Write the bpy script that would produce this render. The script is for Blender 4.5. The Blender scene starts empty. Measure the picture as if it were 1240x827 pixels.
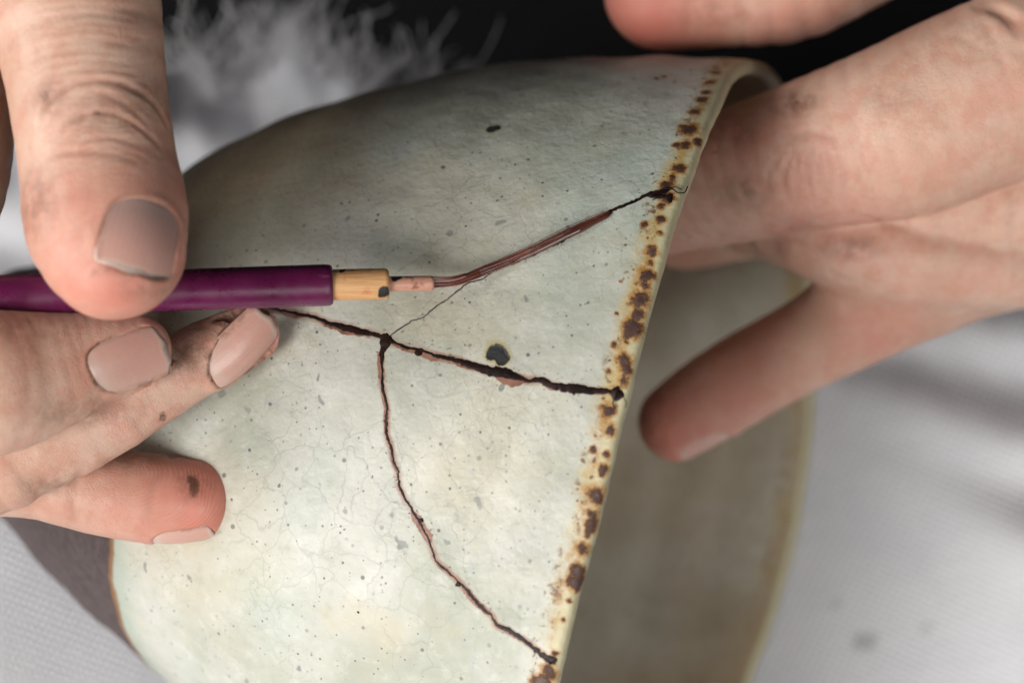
import bpy, math, random
from concurrent.futures import ThreadPoolExecutor
import numpy as np
from mathutils import Vector, Matrix
from mathutils.bvhtree import BVHTree

random.seed(4)
rng = np.random.default_rng(11)
scene = bpy.context.scene
COL = scene.collection

# ------------------------------------------------------------------ camera, light, exposure
# Everything is measured in millimetres in a frame that sits at the focus point
# (X right, Y up the picture, Z back towards the lens) and then turned into the world,
# where Z is up and the lap cloth lies near the ground.
D0 = 328.0                  # lens to focus point, mm
FRAME_W = 118.0             # width of the field at the focus point, mm
PITCH = math.radians(62)    # the camera looks down this much
ROT = Matrix.Rotation(math.pi / 2 - PITCH, 3, 'X')
R3 = np.array(ROT)
BASE = np.array([0.0, 0.0, 0.10])
PXMM = FRAME_W / 1240.0


def W(p):
    """millimetres in the working frame -> metres in the world"""
    return (np.asarray(p, float) @ R3.T) * 0.001 + BASE


cam = bpy.data.cameras.new('camera')
cam.sensor_width = 36.0
cam.lens = 36.0 * D0 / FRAME_W
cam.clip_start = 0.01
cam.clip_end = 50.0
cam.dof.use_dof = True
cam.dof.focus_distance = D0 * 0.001
cam.dof.aperture_fstop = 13.5
cam_ob = bpy.data.objects.new('camera', cam)
COL.objects.link(cam_ob)
cam_ob.location = W([0, 0, D0])
cam_ob.rotation_euler = (math.pi / 2 - PITCH, 0, 0)
scene.camera = cam_ob

world = bpy.data.worlds.new('World')
scene.world = world
world.use_nodes = True
world.node_tree.nodes['Background'].inputs[0].default_value = (0.72, 0.82, 1.0, 1)
world.node_tree.nodes['Background'].inputs[1].default_value = 0.028


def area_light(name, pos, target, size, power, color):
    d = bpy.data.lights.new(name, 'AREA')
    d.shape = 'RECTANGLE'
    d.size, d.size_y = size
    d.energy = power
    d.color = color
    o = bpy.data.objects.new(name, d)
    COL.objects.link(o)
    o.location = W(pos)
    v = Vector(W(target)) - Vector(W(pos))
    o.rotation_euler = v.to_track_quat('-Z', 'Y').to_euler()
    return o


area_light('window_light', (-560, -340, 690), (20, 0, -20), (0.46, 0.44), 9.2, (1.0, 0.965, 0.92))
area_light('side_fill_light', (330, -420, 760), (30, 0, -30), (0.45, 0.45), 3.5, (1.0, 0.975, 0.95))  # added fill lamp from the front right, brightens the hand in the bowl

area_light('far_window_light', (-800, 150, 330), (-40, 25, -90), (0.3, 0.4), 4.6, (1.0, 0.98, 0.95))
scene.view_settings.view_transform = 'Standard'
scene.view_settings.look = 'None'
scene.view_settings.exposure = 0.0
scene.view_settings.gamma = 1.0
scene.cycles.use_denoising = True
scene.cycles.max_bounces = 6
scene.cycles.use_adaptive_sampling = True
scene.cycles.adaptive_threshold = 0.03
scene.cycles.adaptive_min_samples = 24


# ------------------------------------------------------------------ helpers
def proj(p):
    p = np.asarray(p, float)
    k = D0 / (D0 - p[..., 2])
    return np.stack([620 + p[..., 0] * k / PXMM, 413.5 - p[..., 1] * k / PXMM], -1)


def unp(x, y, z):
    k = (D0 - z) / D0
    return np.array([(x - 620) * PXMM * k, (413.5 - y) * PXMM * k, z], float)


def ray(x, y):
    d = unp(x, y, 0.0) - np.array([0, 0, D0])
    return np.array([0, 0, D0]), d / np.linalg.norm(d)


def norm(v):
    v = np.asarray(v, float)
    return v / np.maximum(np.linalg.norm(v, axis=-1, keepdims=True), 1e-12)


def wob(p, scale, seed, octaves=3):
    """smooth pseudo-noise in [-1,1] from sums of sines"""
    r = np.random.default_rng(seed)
    out = np.zeros(len(p))
    amp, tot = 1.0, 0.0
    for o in range(octaves):
        for k in range(5):
            d = r.normal(size=3)
            d /= np.linalg.norm(d)
            out += amp * np.sin(p @ d * scale * r.uniform(.6, 1.5) + r.uniform(0, 6.28)) / 2.6
        tot += amp
        amp *= .5
        scale *= 2.1
    return out / tot


def empty(name, pos):
    o = bpy.data.objects.new(name, None)
    o.empty_display_size = 0.01
    COL.objects.link(o)
    o.location = W(pos)
    return o


def tag(o, label=None, cat=None, group=None, kind=None):
    if label: o['label'] = label
    if cat: o['category'] = cat
    if group: o['group'] = group
    if kind: o['kind'] = kind
    return o


def mesh_ob(name, verts_mm, faces, mat, parent=None, smooth=True, attrs=None, at=None):
    """verts in working-frame mm -> object; origin at `at` (mm) or at the parent's origin"""
    w = W(verts_mm)
    org = np.array(parent.matrix_world.translation) if parent is not None else np.zeros(3)
    if parent is not None:
        q = parent
        org = np.zeros(3)
        while q is not None:
            org += np.array(q.location)
            q = q.parent
    off = np.zeros(3)
    if at is not None:
        off = W(at) - org
    me = bpy.data.meshes.new(name)
    me.from_pydata((w - org - off).tolist(), [], faces if isinstance(faces, list) else faces.tolist())
    me.update()
    if smooth:
        me.polygons.foreach_set('use_smooth', np.ones(len(me.polygons), bool))
    for k, v in (attrs or {}).items():
        v = np.asarray(v, np.float32)
        if v.ndim == 1:
            a = me.attributes.new(k, 'FLOAT', 'POINT')
            a.data.foreach_set('value', v)
        else:
            a = me.attributes.new(k, 'FLOAT_VECTOR', 'POINT')
            a.data.foreach_set('vector', v.ravel())
    me.materials.append(mat)
    o = bpy.data.objects.new(name, me)
    COL.objects.link(o)
    o.location = off
    if parent is not None:
        o.parent = parent
    return o


def tube(pts, rad, n=8, squash=None):
    """verts, faces of a closed tube along pts; rad scalar or array"""
    pts = np.asarray(pts, float)
    m = len(pts)
    rad = np.broadcast_to(rad, (m,))
    t = norm(np.gradient(pts, axis=0))
    u = np.cross(t[0], [0.31, 0.2, 0.93])
    u = norm(u)
    vs, ang = [], np.arange(n) * 2 * math.pi / n
    for i in range(m):
        u = norm(u - t[i] * (u @ t[i]))
        v = np.cross(t[i], u)
        vs.append(pts[i] + rad[i] * (np.cos(ang)[:, None] * u + np.sin(ang)[:, None] * v))
    vs = np.concatenate(vs + [pts[:1], pts[-1:]])
    f = []
    for i in range(m - 1):
        for j in range(n):
            k = (j + 1) % n
            f.append((i * n + j, i * n + k, (i + 1) * n + k, (i + 1) * n + j))
    a, b = m * n, m * n + 1
    for j in range(n):
        k = (j + 1) % n
        f.append((a, k, j))
        f.append((b, (m - 1) * n + j, (m - 1) * n + k))
    return vs, f


def merge(parts):
    vs, fs, o = [], [], 0
    for v, f in parts:
        vs.append(np.asarray(v))
        fs += [tuple(i + o for i in q) for q in f]
        o += len(v)
    return np.concatenate(vs), fs


def catmull(P, n):
    """resample a control polyline (rows of any width) to n points"""
    P = np.asarray(P, float)
    Q = np.concatenate([2 * P[:1] - P[1:2], P, 2 * P[-1:] - P[-2:-1]])
    m = len(P) - 1
    u = np.linspace(0, m - 1e-9, n)
    i = u.astype(int)
    t = (u - i)[:, None]
    a, b, c, d = Q[i], Q[i + 1], Q[i + 2], Q[i + 3]
    return .5 * (2 * b + (c - a) * t + (2 * a - 5 * b + 4 * c - d) * t ** 2 + (3 * b - a - 3 * c + d) * t ** 3)


def poly_dist(p, line):
    """distance of points p to a 3-D polyline"""
    best = np.full(len(p), 1e9)
    for a, b in zip(line[:-1], line[1:]):
        ab = b - a
        t = np.clip(((p - a) @ ab) / max(ab @ ab, 1e-9), 0, 1)
        best = np.minimum(best, np.linalg.norm(p - a - t[:, None] * ab, axis=1))
    return best


def in_poly(q, poly):
    x, y = q[:, 0], q[:, 1]
    ins = np.zeros(len(q), bool)
    n = len(poly)
    for i in range(n):
        x0, y0 = poly[i]
        x1, y1 = poly[(i + 1) % n]
        c = ((y0 > y) != (y1 > y)) & (x < (x1 - x0) * (y - y0) / ((y1 - y0) if y1 != y0 else 1e-9) + x0)
        ins ^= c
    return ins


# ------------------------------------------------------------------ node helpers
class NT:
    def __init__(self, name):
        self.m = bpy.data.materials.new(name)
        self.m.use_nodes = True
        self.t = self.m.node_tree
        self.b = self.t.nodes['Principled BSDF']

    def put(self, sock, v):
        if isinstance(v, bpy.types.NodeSocket):
            self.t.links.new(v, sock)
        elif isinstance(v, (tuple, list)) and len(v) == 3 and sock.type == 'RGBA':
            sock.default_value = (*v, 1)
        else:
            sock.default_value = v

    def node(self, typ, ins=None, **kw):
        n = self.t.nodes.new(typ)
        for k, v in kw.items():
            setattr(n, k, v)
        for k, v in (ins or {}).items():
            self.put(n.inputs[k], v)
        return n

    def attr(self, name, vec=False):
        return self.node('ShaderNodeAttribute', attribute_name=name).outputs['Vector' if vec else 'Fac']

    def obj(self):
        return self.node('ShaderNodeTexCoord').outputs['Object']

    def math(self, op, a, b=0.0, c=0.0, clamp=False):
        n = self.node('ShaderNodeMath', operation=op, use_clamp=clamp)
        self.put(n.inputs[0], a)
        self.put(n.inputs[1], b)
        self.put(n.inputs[2], c)
        return n.outputs[0]

    def noise(self, scale, detail=3, rough=.55, vec=None, dist=0.0):
        n = self.node('ShaderNodeTexNoise', {'Scale': scale, 'Detail': detail, 'Roughness': rough, 'Distortion': dist})
        self.put(n.inputs['Vector'], vec if vec is not None else self.obj())
        return n.outputs['Fac']

    def vor(self, scale, feature='F1', vec=None, rnd=1.0):
        n = self.node('ShaderNodeTexVoronoi', {'Scale': scale, 'Randomness': rnd}, feature=feature)
        self.put(n.inputs['Vector'], vec if vec is not None else self.obj())
        return n

    def step(self, v, lo, hi, a=0.0, b=1.0):
        n = self.node('ShaderNodeMapRange', {'From Min': lo, 'From Max': hi, 'To Min': a, 'To Max': b},
                      interpolation_type='SMOOTHSTEP')
        self.put(n.inputs[0], v)
        return n.outputs[0]

    def mix(self, fac, a, b, mode='MIX'):
        n = self.node('ShaderNodeMix', data_type='RGBA', blend_type=mode)
        self.put(n.inputs['Factor'], fac)
        self.put(n.inputs[6], a)
        self.put(n.inputs[7], b)
        return n.outputs[2]

    def bump(self, h, dist, strength=1.0, normal=None):
        n = self.node('ShaderNodeBump', {'Strength': strength, 'Distance': dist})
        self.put(n.inputs['Height'], h)
        if normal is not None:
            self.put(n.inputs['Normal'], normal)
        return n.outputs[0]

    def set(self, **kw):
        for k, v in kw.items():
            self.put(self.b.inputs[k.replace('_', ' ')], v)
        return self.m


# ------------------------------------------------------------------ materials
def mat_glaze():
    n = NT('speckled_glaze')
    o = n.obj()
    big = n.noise(38, 3, .55, o)
    mid = n.noise(110, 4, .6, o)
    fine = n.noise(900, 3, .6, o)
    c = n.mix(n.step(big, .38, .62), (.375, .39, .32), (.51, .515, .455))
    aqua = n.noise(30, 2, .5, n.node('ShaderNodeMapping', {'Vector': o, 'Location': (.3, .1, .7)}).outputs[0])
    c = n.mix(n.math('MULTIPLY', n.step(aqua, .50, .66), .42), c, (.38, .49, .44))
    cream = n.noise(34, 2, .5, n.node('ShaderNodeMapping', {'Vector': o, 'Location': (.9, .5, .2)}).outputs[0])
    c = n.mix(n.math('MULTIPLY', n.step(cream, .52, .7), .5), c, (.54, .49, .37))
    c = n.mix(n.math('MULTIPLY', n.step(mid, .4, .7), .35), c, (.60, .60, .56))
    c = n.mix(n.math('MULTIPLY', n.step(fine, .55, .75), .25), c, (.42, .43, .40))
    mot = n.noise(430, 5, .7, o)
    c = n.mix(n.math('MULTIPLY', n.step(mot, .5, .72), .38), c, (.64, .64, .60))
    c = n.mix(n.math('MULTIPLY', n.step(mot, .48, .28), .40), c, (.33, .335, .275))
    yel = n.noise(85, 5, .7, n.node('ShaderNodeMapping', {'Vector': o, 'Location': (.2, .8, .4)}).outputs[0])
    c = n.mix(n.math('MULTIPLY', n.step(yel, .54, .72), .45), c, (.50, .44, .30))
    blu = n.noise(210, 4, .7, n.node('ShaderNodeMapping', {'Vector': o, 'Location': (.7, .3, .1)}).outputs[0])
    c = n.mix(n.math('MULTIPLY', n.step(blu, .60, .72), .4), c, (.36, .39, .41))
    # faint crackle of the glaze
    warp = n.node('ShaderNodeVectorMath', {0: o, 1: n.node('ShaderNodeVectorMath', {0: n.node(
        'ShaderNodeTexNoise', {'Vector': o, 'Scale': 260, 'Detail': 3}).outputs['Color'], 1: (.0045, .0045, .0045)},
        operation='MULTIPLY').outputs[0]}, operation='ADD').outputs[0]
    crk = n.vor(210, 'DISTANCE_TO_EDGE', warp).outputs['Distance']
    crk2 = n.vor(520, 'DISTANCE_TO_EDGE', warp).outputs['Distance']
    crackle = n.math('MULTIPLY', n.step(crk, 0.0, .035, 1, 0), n.step(n.noise(60, 2, .5, o), .42, .6))
    crackle2 = n.math('MULTIPLY', n.step(crk2, 0.0, .05, 1, 0), n.step(n.noise(75, 2, .5, warp), .5, .66))
    crackle = n.math('MAXIMUM', crackle, crackle2)
    c = n.mix(n.math('MULTIPLY', crackle, .34), c, (.27, .275, .23))
    # grey-blue specks of three sizes
    for sc, keep, size, col, fac in ((330, .62, .16, (.10, .115, .13), .7), (900, .78, .24, (.04, .045, .055), .85),
                                     (1900, .84, .3, (.06, .06, .06), .75)):
        v = n.vor(sc, 'F1', warp if sc < 500 else o)
        sep = n.node('ShaderNodeSeparateColor', {'Color': v.outputs['Color']})
        on = n.math('GREATER_THAN', sep.outputs[0], keep)
        lim = n.math('MULTIPLY_ADD', sep.outputs[1], size, .04)
        dot = n.step(n.math('SUBTRACT', v.outputs['Distance'], lim), -.05, .03, 1, 0)
        dot = n.math('MULTIPLY', n.math('MULTIPLY', dot, on), n.math('MULTIPLY_ADD', sep.outputs[2], .6, .4))
        c = n.mix(n.math('MULTIPLY', dot, fac), c, col)
    smud = n.math('MULTIPLY', n.step(n.noise(420, 5, .7, o), .66, .74), n.step(n.noise(130, 2, .5, o), .5, .62))
    c = n.mix(n.math('MULTIPLY', smud, .45), c, (.22, .23, .24))
    # brown bleed beside the mended breaks
    sd = n.math('ADD', n.attr('seam'), n.math('MULTIPLY', n.math('SUBTRACT', n.noise(700, 4, .65, o), .5), .55))
    patch = n.step(n.noise(95, 2, .5, o), .36, .56)
    bleed = n.math('MULTIPLY', n.step(sd, .30, .78, 1, 0), n.math('MULTIPLY_ADD', patch, .6, .4))
    c = n.mix(n.math('MULTIPLY', bleed, .8), c, (.30, .135, .085))
    pep = n.math('MULTIPLY', n.step(n.noise(2300, 2, .5, o), .66, .70), n.step(sd, .5, 2.2, 1, 0))
    c = n.mix(n.math('MULTIPLY', pep, .8), c, (.03, .02, .02))
    # iron: ochre band and rust spots along the lip
    rim = n.attr('rimd')
    rn = n.noise(330, 5, .65, o)
    rr = n.math('ADD', rim, n.math('MULTIPLY', n.math('SUBTRACT', rn, .5), 4.5))
    band = n.math('MULTIPLY', n.step(rr, 1.3, 3.4, 1, 0), n.step(rim, .0, .7))
    c = n.mix(n.math('MULTIPLY', band, n.step(n.noise(120, 3, .6, o), .35, .65, .25, .8)), c, (.50, .37, .125))
    och = n.math('MULTIPLY', n.step(rr, .9, 2.2, 1, 0), n.step(n.noise(300, 5, .75, o), .42, .6))
    c = n.mix(n.math('MULTIPLY', och, n.step(rim, .1, .9, 0, .75)), c, (.40, .21, .04))
    lip = n.step(n.math('ADD', rim, n.math('MULTIPLY', n.math('SUBTRACT', rn, .5), .8)), .1, 1.0, 1, 0)
    c = n.mix(n.math('MULTIPLY', lip, .8), c, (.50, .445, .25))
    ru = n.math('ADD', n.attr('rust'), n.math('MULTIPLY', n.math('SUBTRACT', n.noise(560, 6, .8, o), .5), 3.6))
    c = n.mix(n.math('MULTIPLY', n.step(ru, 1.0, 1.75, 1, 0), .85), c, (.36, .165, .03))
    c = n.mix(n.step(ru, .75, 1.15, 1, 0), c, (.085, .035, .018))
    c = n.mix(n.math('MULTIPLY', n.step(ru, .2, .55, 1, 0), .7), c, (.045, .028, .03))
    # the few large black spots with their ochre halo
    rv = n.vor(1000, 'F1', warp)
    rs_ = n.node('ShaderNodeSeparateColor', {'Color': rv.outputs['Color']})
    rdot = n.math('MULTIPLY', n.math('GREATER_THAN', rs_.outputs[0], .55), n.step(n.math('SUBTRACT', rv.outputs['Distance'], n.math('MULTIPLY', rs_.outputs[1], .34)), -.04, .04, 1, 0))
    rdot = n.math('MULTIPLY', rdot, n.math('MULTIPLY', n.step(rim, .4, .9), n.step(rim, 2.0, 4.2, 1, 0)))
    c = n.mix(n.math('MULTIPLY', rdot, .85), c, (.12, .05, .02))
    rb = n.math('MULTIPLY', n.math('MULTIPLY', n.step(rim, .5, 1.2), n.step(rim, 2.2, 3.2, 1, 0)), n.step(n.noise(520, 6, .8, o), .53, .63))
    c = n.mix(n.math('MULTIPLY', rb, .9), c, (.13, .055, .02))
    sp = n.math('ADD', n.attr('spot'), n.math('MULTIPLY', n.math('SUBTRACT', n.noise(420, 5, .7, o), .5), 1.5))
    c = n.mix(n.math('MULTIPLY', n.step(sp, 1.05, 1.6, 1, 0), .55), c, (.40, .31, .10))
    c = n.mix(n.step(sp, .85, 1.1, 1, 0), c, (.028, .030, .030))
    painted_shade = n.math('ADD', n.attr('painted_shade'), n.math('MULTIPLY', n.math('SUBTRACT', n.noise(45, 4, .6, o), .5), .9))  # olive-brown shade painted into the glaze colour
    c = n.mix(n.step(painted_shade, .1, .8, 0, .85), c, (.29, .225, .14))
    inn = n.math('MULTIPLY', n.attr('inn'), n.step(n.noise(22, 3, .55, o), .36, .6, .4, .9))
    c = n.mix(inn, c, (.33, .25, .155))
    # bare clay below the glaze line
    gl = n.math('ADD', n.attr('glz'), n.math('MULTIPLY', n.math('SUBTRACT', n.noise(160, 3, .5, o), .5), 2.2))
    c = n.mix(n.math('MULTIPLY', n.step(gl, .3, 4.5, 1, 0), .55), c, (.24, .33, .27))
    c = n.mix(n.step(gl, .2, .8, 1, 0), c, (.22, .10, .035))
    bare = n.step(gl, -.5, .1, 1, 0)
    c = n.mix(bare, c, n.mix(n.step(fine, .3, .7), (.052, .036, .036), (.085, .062, .06)))
    h = n.math('ADD', n.math('MULTIPLY', n.noise(150, 4, .6, o), 1.0), n.math('MULTIPLY', n.noise(1200, 3, .6, o), .16))
    h = n.math('SUBTRACT', h, n.math('MULTIPLY', crackle, .035))
    h = n.math('ADD', h, n.math('MULTIPLY', n.step(ru, .3, 1.0, 1, 0), .25))
    h = n.math('SUBTRACT', h, n.math('MULTIPLY', n.step(sp, .6, 1.0, 1, 0), .18))
    pv = n.vor(620, 'F1', o)
    pit = n.math('MULTIPLY', n.step(pv.outputs['Distance'], .10, .22, 1, 0), n.math('GREATER_THAN', n.node('ShaderNodeSeparateColor', {'Color': pv.outputs['Color']}).outputs[0], .7))
    h = n.math('SUBTRACT', h, n.math('MULTIPLY', pit, .07))
    rough = n.mix(bare, n.mix(n.step(n.noise(300, 3, .6, o), .35, .7), (.42, .42, .42), (.60, .60, .60)), (.8, .8, .8))
    return n.set(Base_Color=c, Roughness=rough, Normal=n.bump(h, .0003), IOR=1.5)


def mat_simple(name, col, rough=.5, bump=0, bscale=800, var=.0, col2=None, nscale=300, **kw):
    n = NT(name)
    c = col
    if col2:
        c = n.mix(n.step(n.noise(nscale, 4, .6), .35, .65), col, col2)
    n.set(Base_Color=c, Roughness=rough, **kw)
    if bump:
        n.set(Normal=n.bump(n.noise(bscale, 4, .6), bump))
    return n.m


def mat_skin():
    n = NT('skin')
    o = n.obj()
    red = n.attr('red')
    c = n.mix(n.step(n.noise(70, 4, .6, o), .35, .65), (.55, .34, .25), (.63, .43, .335))
    c = n.mix(n.math('MULTIPLY', n.step(n.noise(330, 4, .65, o), .42, .66), .5), c, (.52, .245, .17))
    c = n.mix(n.math('MULTIPLY', n.step(n.noise(120, 5, .7, o), .46, .70), .6), c, (.61, .315, .245))
    c = n.mix(n.math('MULTIPLY', n.step(n.noise(1800, 3, .6, o), .58, .72), .3), c, (.42, .22, .15))
    rr = n.math('ADD', red, n.math('MULTIPLY', n.math('SUBTRACT', n.noise(160, 3, .6, o), .5), .35), clamp=True)
    c = n.mix(n.math('MULTIPLY', rr, .95), c, (.58, .19, .14))
    c = n.mix(n.math('MULTIPLY', n.attr('crease'), .55), c, (.36, .15, .095))
    d = n.math('SUBTRACT', n.attr('dirt'), n.math('MULTIPLY', n.math('SUBTRACT', n.noise(1500, 4, .7, o), .5), 1.2))
    c = n.mix(n.math('MULTIPLY', n.step(d, .25, .95), .92), c, (.05, .02, .013))
    soil = n.math('MULTIPLY', n.attr('soil'), n.step(n.noise(500, 5, .7, o), .3, .65))
    c = n.mix(n.math('MULTIPLY', soil, 1.5, clamp=True), c, (.17, .08, .05))
    # fine skin relief
    w = n.node('ShaderNodeVectorMath', {0: o, 1: n.node('ShaderNodeVectorMath', {0: n.node(
        'ShaderNodeTexNoise', {'Vector': o, 'Scale': 300, 'Detail': 2}).outputs['Color'], 1: (.002, .002, .002)},
        operation='MULTIPLY').outputs[0]}, operation='ADD').outputs[0]
    cell = n.vor(2500, 'DISTANCE_TO_EDGE', w).outputs['Distance']
    cell2 = n.vor(1250, 'DISTANCE_TO_EDGE', w).outputs['Distance']
    h = n.math('ADD', n.step(cell, 0, .16), n.math('MULTIPLY', n.step(cell2, 0, .12), 1.2))
    h = n.math('ADD', h, n.math('MULTIPLY', n.noise(2600, 3, .6, o), .8))
    nofp = n.math('SUBTRACT', 1.0, n.attr('fpm'))
    h = n.math('MULTIPLY', h, nofp)
    fpw = n.math('ADD', n.attr('fp'), n.math('MULTIPLY', n.noise(160, 2, .5, o), 2.2))
    ridge = n.math('SINE', n.math('MULTIPLY', fpw, 6.283 / .40))
    h = n.math('ADD', h, n.math('MULTIPLY', n.math('MULTIPLY', ridge, n.attr('fpm')), .8))
    wr = n.attr('wr')
    wrl = n.math('SINE', n.math('MULTIPLY', n.math('ADD', n.attr('s'), n.math('MULTIPLY', n.noise(220, 3, .6, o), 3.2)), 6.283 / .95))
    h = n.math('ADD', h, n.math('MULTIPLY', n.math('MULTIPLY', wrl, wr), 1.1))
    c = n.mix(n.math('MULTIPLY', n.math('MULTIPLY', n.step(wrl, -.9, -.2, 1, 0), wr), .28), c, (.36, .15, .10))
    rough = n.step(n.noise(900, 3, .6, o), .3, .7, .34, .52)
    n.set(Base_Color=c, Roughness=rough, Subsurface_Weight=.28, Subsurface_Scale=.0016, IOR=1.42,
          Normal=n.bump(h, .000012))
    n.b.inputs['Subsurface Radius'].default_value = (1.0, .36, .2)
    return n.m


def mat_nail():
    n = NT('fingernail')
    o = n.obj()
    a, b = n.attr('na'), n.attr('nb')
    wob_ = n.math('MULTIPLY', n.math('SUBTRACT', n.noise(700, 3, .6, o), .5), .18)
    c = n.mix(n.step(a, -.9, .2), (.62, .40, .33), (.61, .345, .285))
    c = n.mix(n.math('MULTIPLY', n.step(a, -.55, -.8), .5), c, (.68, .52, .46))
    edge = n.math('ADD', a, wob_)
    ab = n.math('ABSOLUTE', b)
    c = n.mix(n.math('MULTIPLY', n.math('MAXIMUM', n.step(ab, .72, 1.0), n.step(a, -.72, -1.0)), .7), c, (.60, .36, .28))
    c = n.mix(n.math('MULTIPLY', n.step(n.noise(260, 3, .6, o), .4, .7), .2), c, (.56, .31, .25))
    tone = n.attr('tone')
    c = n.mix(n.math('MULTIPLY', tone, n.step(a, -.6, .95, 1.3, .35)), c, (.16, .11, .105))
    c = n.mix(n.math('MULTIPLY', n.step(edge, .78, .9), .55), c, (.62, .52, .44))
    rimn = n.math('MULTIPLY', n.step(n.math('ADD', ab, wob_), .78, .98), n.step(n.noise(420, 4, .7, o), .4, .6))
    c = n.mix(n.math('MULTIPLY', rimn, .55), c, (.20, .09, .06))
    grime = n.math('MULTIPLY', n.step(edge, .82, .98), n.attr('grime'))
    c = n.mix(grime, c, (.05, .04, .04))
    ridg = n.math('SINE', n.math('MULTIPLY', n.math('ADD', b, n.math('MULTIPLY', n.noise(150, 2, .5, o), .2)), 46))
    c = n.mix(n.step(ridg, .2, 1.0, 0, .05), c, (.72, .55, .48))
    h = n.math('ADD', n.math('MULTIPLY', ridg, .05), n.noise(900, 3, .6, o))
    return n.set(Base_Color=c, Roughness=.27, Subsurface_Weight=.4, Subsurface_Scale=.0008, IOR=1.5,
                 Normal=n.bump(h, .00003))


def mat_cloth():
    n = NT('woven_cotton')
    uv = n.attr('weave', True)
    wv = n.node('ShaderNodeVectorMath', {0: uv, 1: n.node('ShaderNodeVectorMath', {0: n.node(
        'ShaderNodeTexNoise', {'Vector': uv, 'Scale': .6, 'Detail': 3}).outputs['Color'], 1: (.5, .5, .5)},
        operation='MULTIPLY').outputs[0]}, operation='ADD').outputs[0]
    sep = n.node('ShaderNodeSeparateXYZ', {0: wv})
    k = 2 * math.pi / 1.35
    sx = n.math('SINE', n.math('MULTIPLY', sep.outputs[0], k))
    sy = n.math('SINE', n.math('MULTIPLY', sep.outputs[1], k))
    cx = n.math('ABSOLUTE', n.math('COSINE', n.math('MULTIPLY', sep.outputs[0], k / 2 * 2)))
    cy = n.math('ABSOLUTE', n.math('COSINE', n.math('MULTIPLY', sep.outputs[1], k / 2 * 2)))
    check = n.math('MULTIPLY', sx, sy)
    hh = n.math('ADD', n.math('MULTIPLY', check, .6), n.math('MULTIPLY', n.math('MINIMUM', cx, cy), .5))
    hole = n.step(n.math('ADD', cx, cy), .25, .8)
    lo = n.noise(.045, 4, .6, uv)
    c = n.mix(n.step(lo, .35, .65), (.77, .79, .84), (.85, .865, .90))
    thick = n.noise(1.0, 3, .6, n.node('ShaderNodeVectorMath', {0: uv, 1: (.12, 2.2, 1)}, operation='MULTIPLY').outputs[0])
    c = n.mix(n.math('MULTIPLY', n.step(thick, .4, .65), .12), c, (.58, .58, .63))
    c = n.mix(n.math('MULTIPLY', n.step(check, -.5, .5, 1, 0), .34), c, (.44, .455, .51))
    dk = n.attr('stain')
    c = n.mix(n.math('MULTIPLY', dk, .8), c, (.16, .15, .14))
    h = n.math('ADD', hh, n.math('MULTIPLY', n.noise(.55, 3, .6, uv), .8))
    n.set(Base_Color=c, Roughness=.92, Normal=n.bump(h, .00011), Sheen_Weight=.15)
    return n.m


GLAZE = mat_glaze()
SKIN = mat_skin()
NAIL = mat_nail()
CLOTH = mat_cloth()
THREAD = mat_simple('cotton_thread', (.88, .88, .90), .9)
BLACK_CLOTH = mat_simple('black_fabric', (.002, .002, .0028), .95, .0002, 900)
LACQUER = mat_simple('black_lacquer', (.007, .004, .0035), .42, .00012, 1500, col2=(.022, .009, .007), nscale=500, Specular_IOR_Level=.25)
HAIRLINE = mat_simple('hairline_lacquer', (.045, .04, .042), .5)
TAN_LACQUER = mat_simple('tan_lacquer_film', (.19, .083, .055), .42, .0001, 1500, col2=(.29, .15, .105), nscale=420)
def mat_paint():
    n = NT('purple_lacquer_paint')
    o = n.obj()
    c = n.mix(n.step(n.noise(120, 4, .6, o), .35, .65), (.075, .005, .036), (.11, .009, .056))
    st = n.node('ShaderNodeVectorMath', {0: o, 1: (120, 1500, 1500)}, operation='MULTIPLY').outputs[0]
    scr = n.math('MULTIPLY', n.step(n.noise(1.0, 3, .6, st), .66, .72), n.step(n.noise(90, 2, .5, o), .45, .6))
    c = n.mix(n.math('MULTIPLY', scr, .35), c, (.30, .12, .20))
    sm = n.step(n.noise(240, 5, .7, o), .62, .70)
    c = n.mix(n.math('MULTIPLY', sm, .55), c, (.05, .018, .016))
    return n.set(Base_Color=c, Roughness=n.step(n.noise(200, 4, .65, o), .3, .7, .20, .48), Normal=n.bump(n.noise(500, 3, .6, o), .00003))
PURPLE = mat_paint()
def mat_wood(name, c0, c1, stain):
    n = NT(name)
    o = n.attr('loc', True)
    g = n.noise(1.0, 4, .65, n.node('ShaderNodeVectorMath', {0: o, 1: (.25, 5.5, 5.5)}, operation='MULTIPLY').outputs[0])
    c = n.mix(n.step(g, .32, .68), c0, c1)
    s = n.step(n.noise(.55, 4, .7, o), .56, .68)
    c = n.mix(n.math('MULTIPLY', s, .7), c, stain)
    d = n.math('ADD', n.attr('ink'), n.math('MULTIPLY', n.math('SUBTRACT', n.noise(1.6, 3, .6, o), .5), .5))
    c = n.mix(n.step(d, .8, 1.05, 1, 0), c, (.012, .012, .014))
    return n.set(Base_Color=c, Roughness=.5, Normal=n.bump(g, .00008))
WOOD = mat_wood('bare_wood', (.58, .30, .125), (.68, .40, .18), (.55, .17, .08))
FERRULE = mat_wood('stained_ferrule', (.50, .235, .165), (.58, .32, .23), (.16, .04, .025))
BRISTLE = mat_simple('wet_bristle', (.115, .036, .024), .16, 0, col2=(.20, .075, .055), nscale=180, Coat_Weight=.6, Coat_Roughness=.08)
WET = mat_simple('wet_brown_lacquer', (.055, .018, .012), .06, 0, col2=(.09, .03, .02), nscale=300, Coat_Weight=.5, Coat_Roughness=.03)
PALE_BRISTLE = mat_simple('pale_bristle', (.42, .21, .19), .3, 0, col2=(.32, .13, .11), nscale=400)


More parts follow.
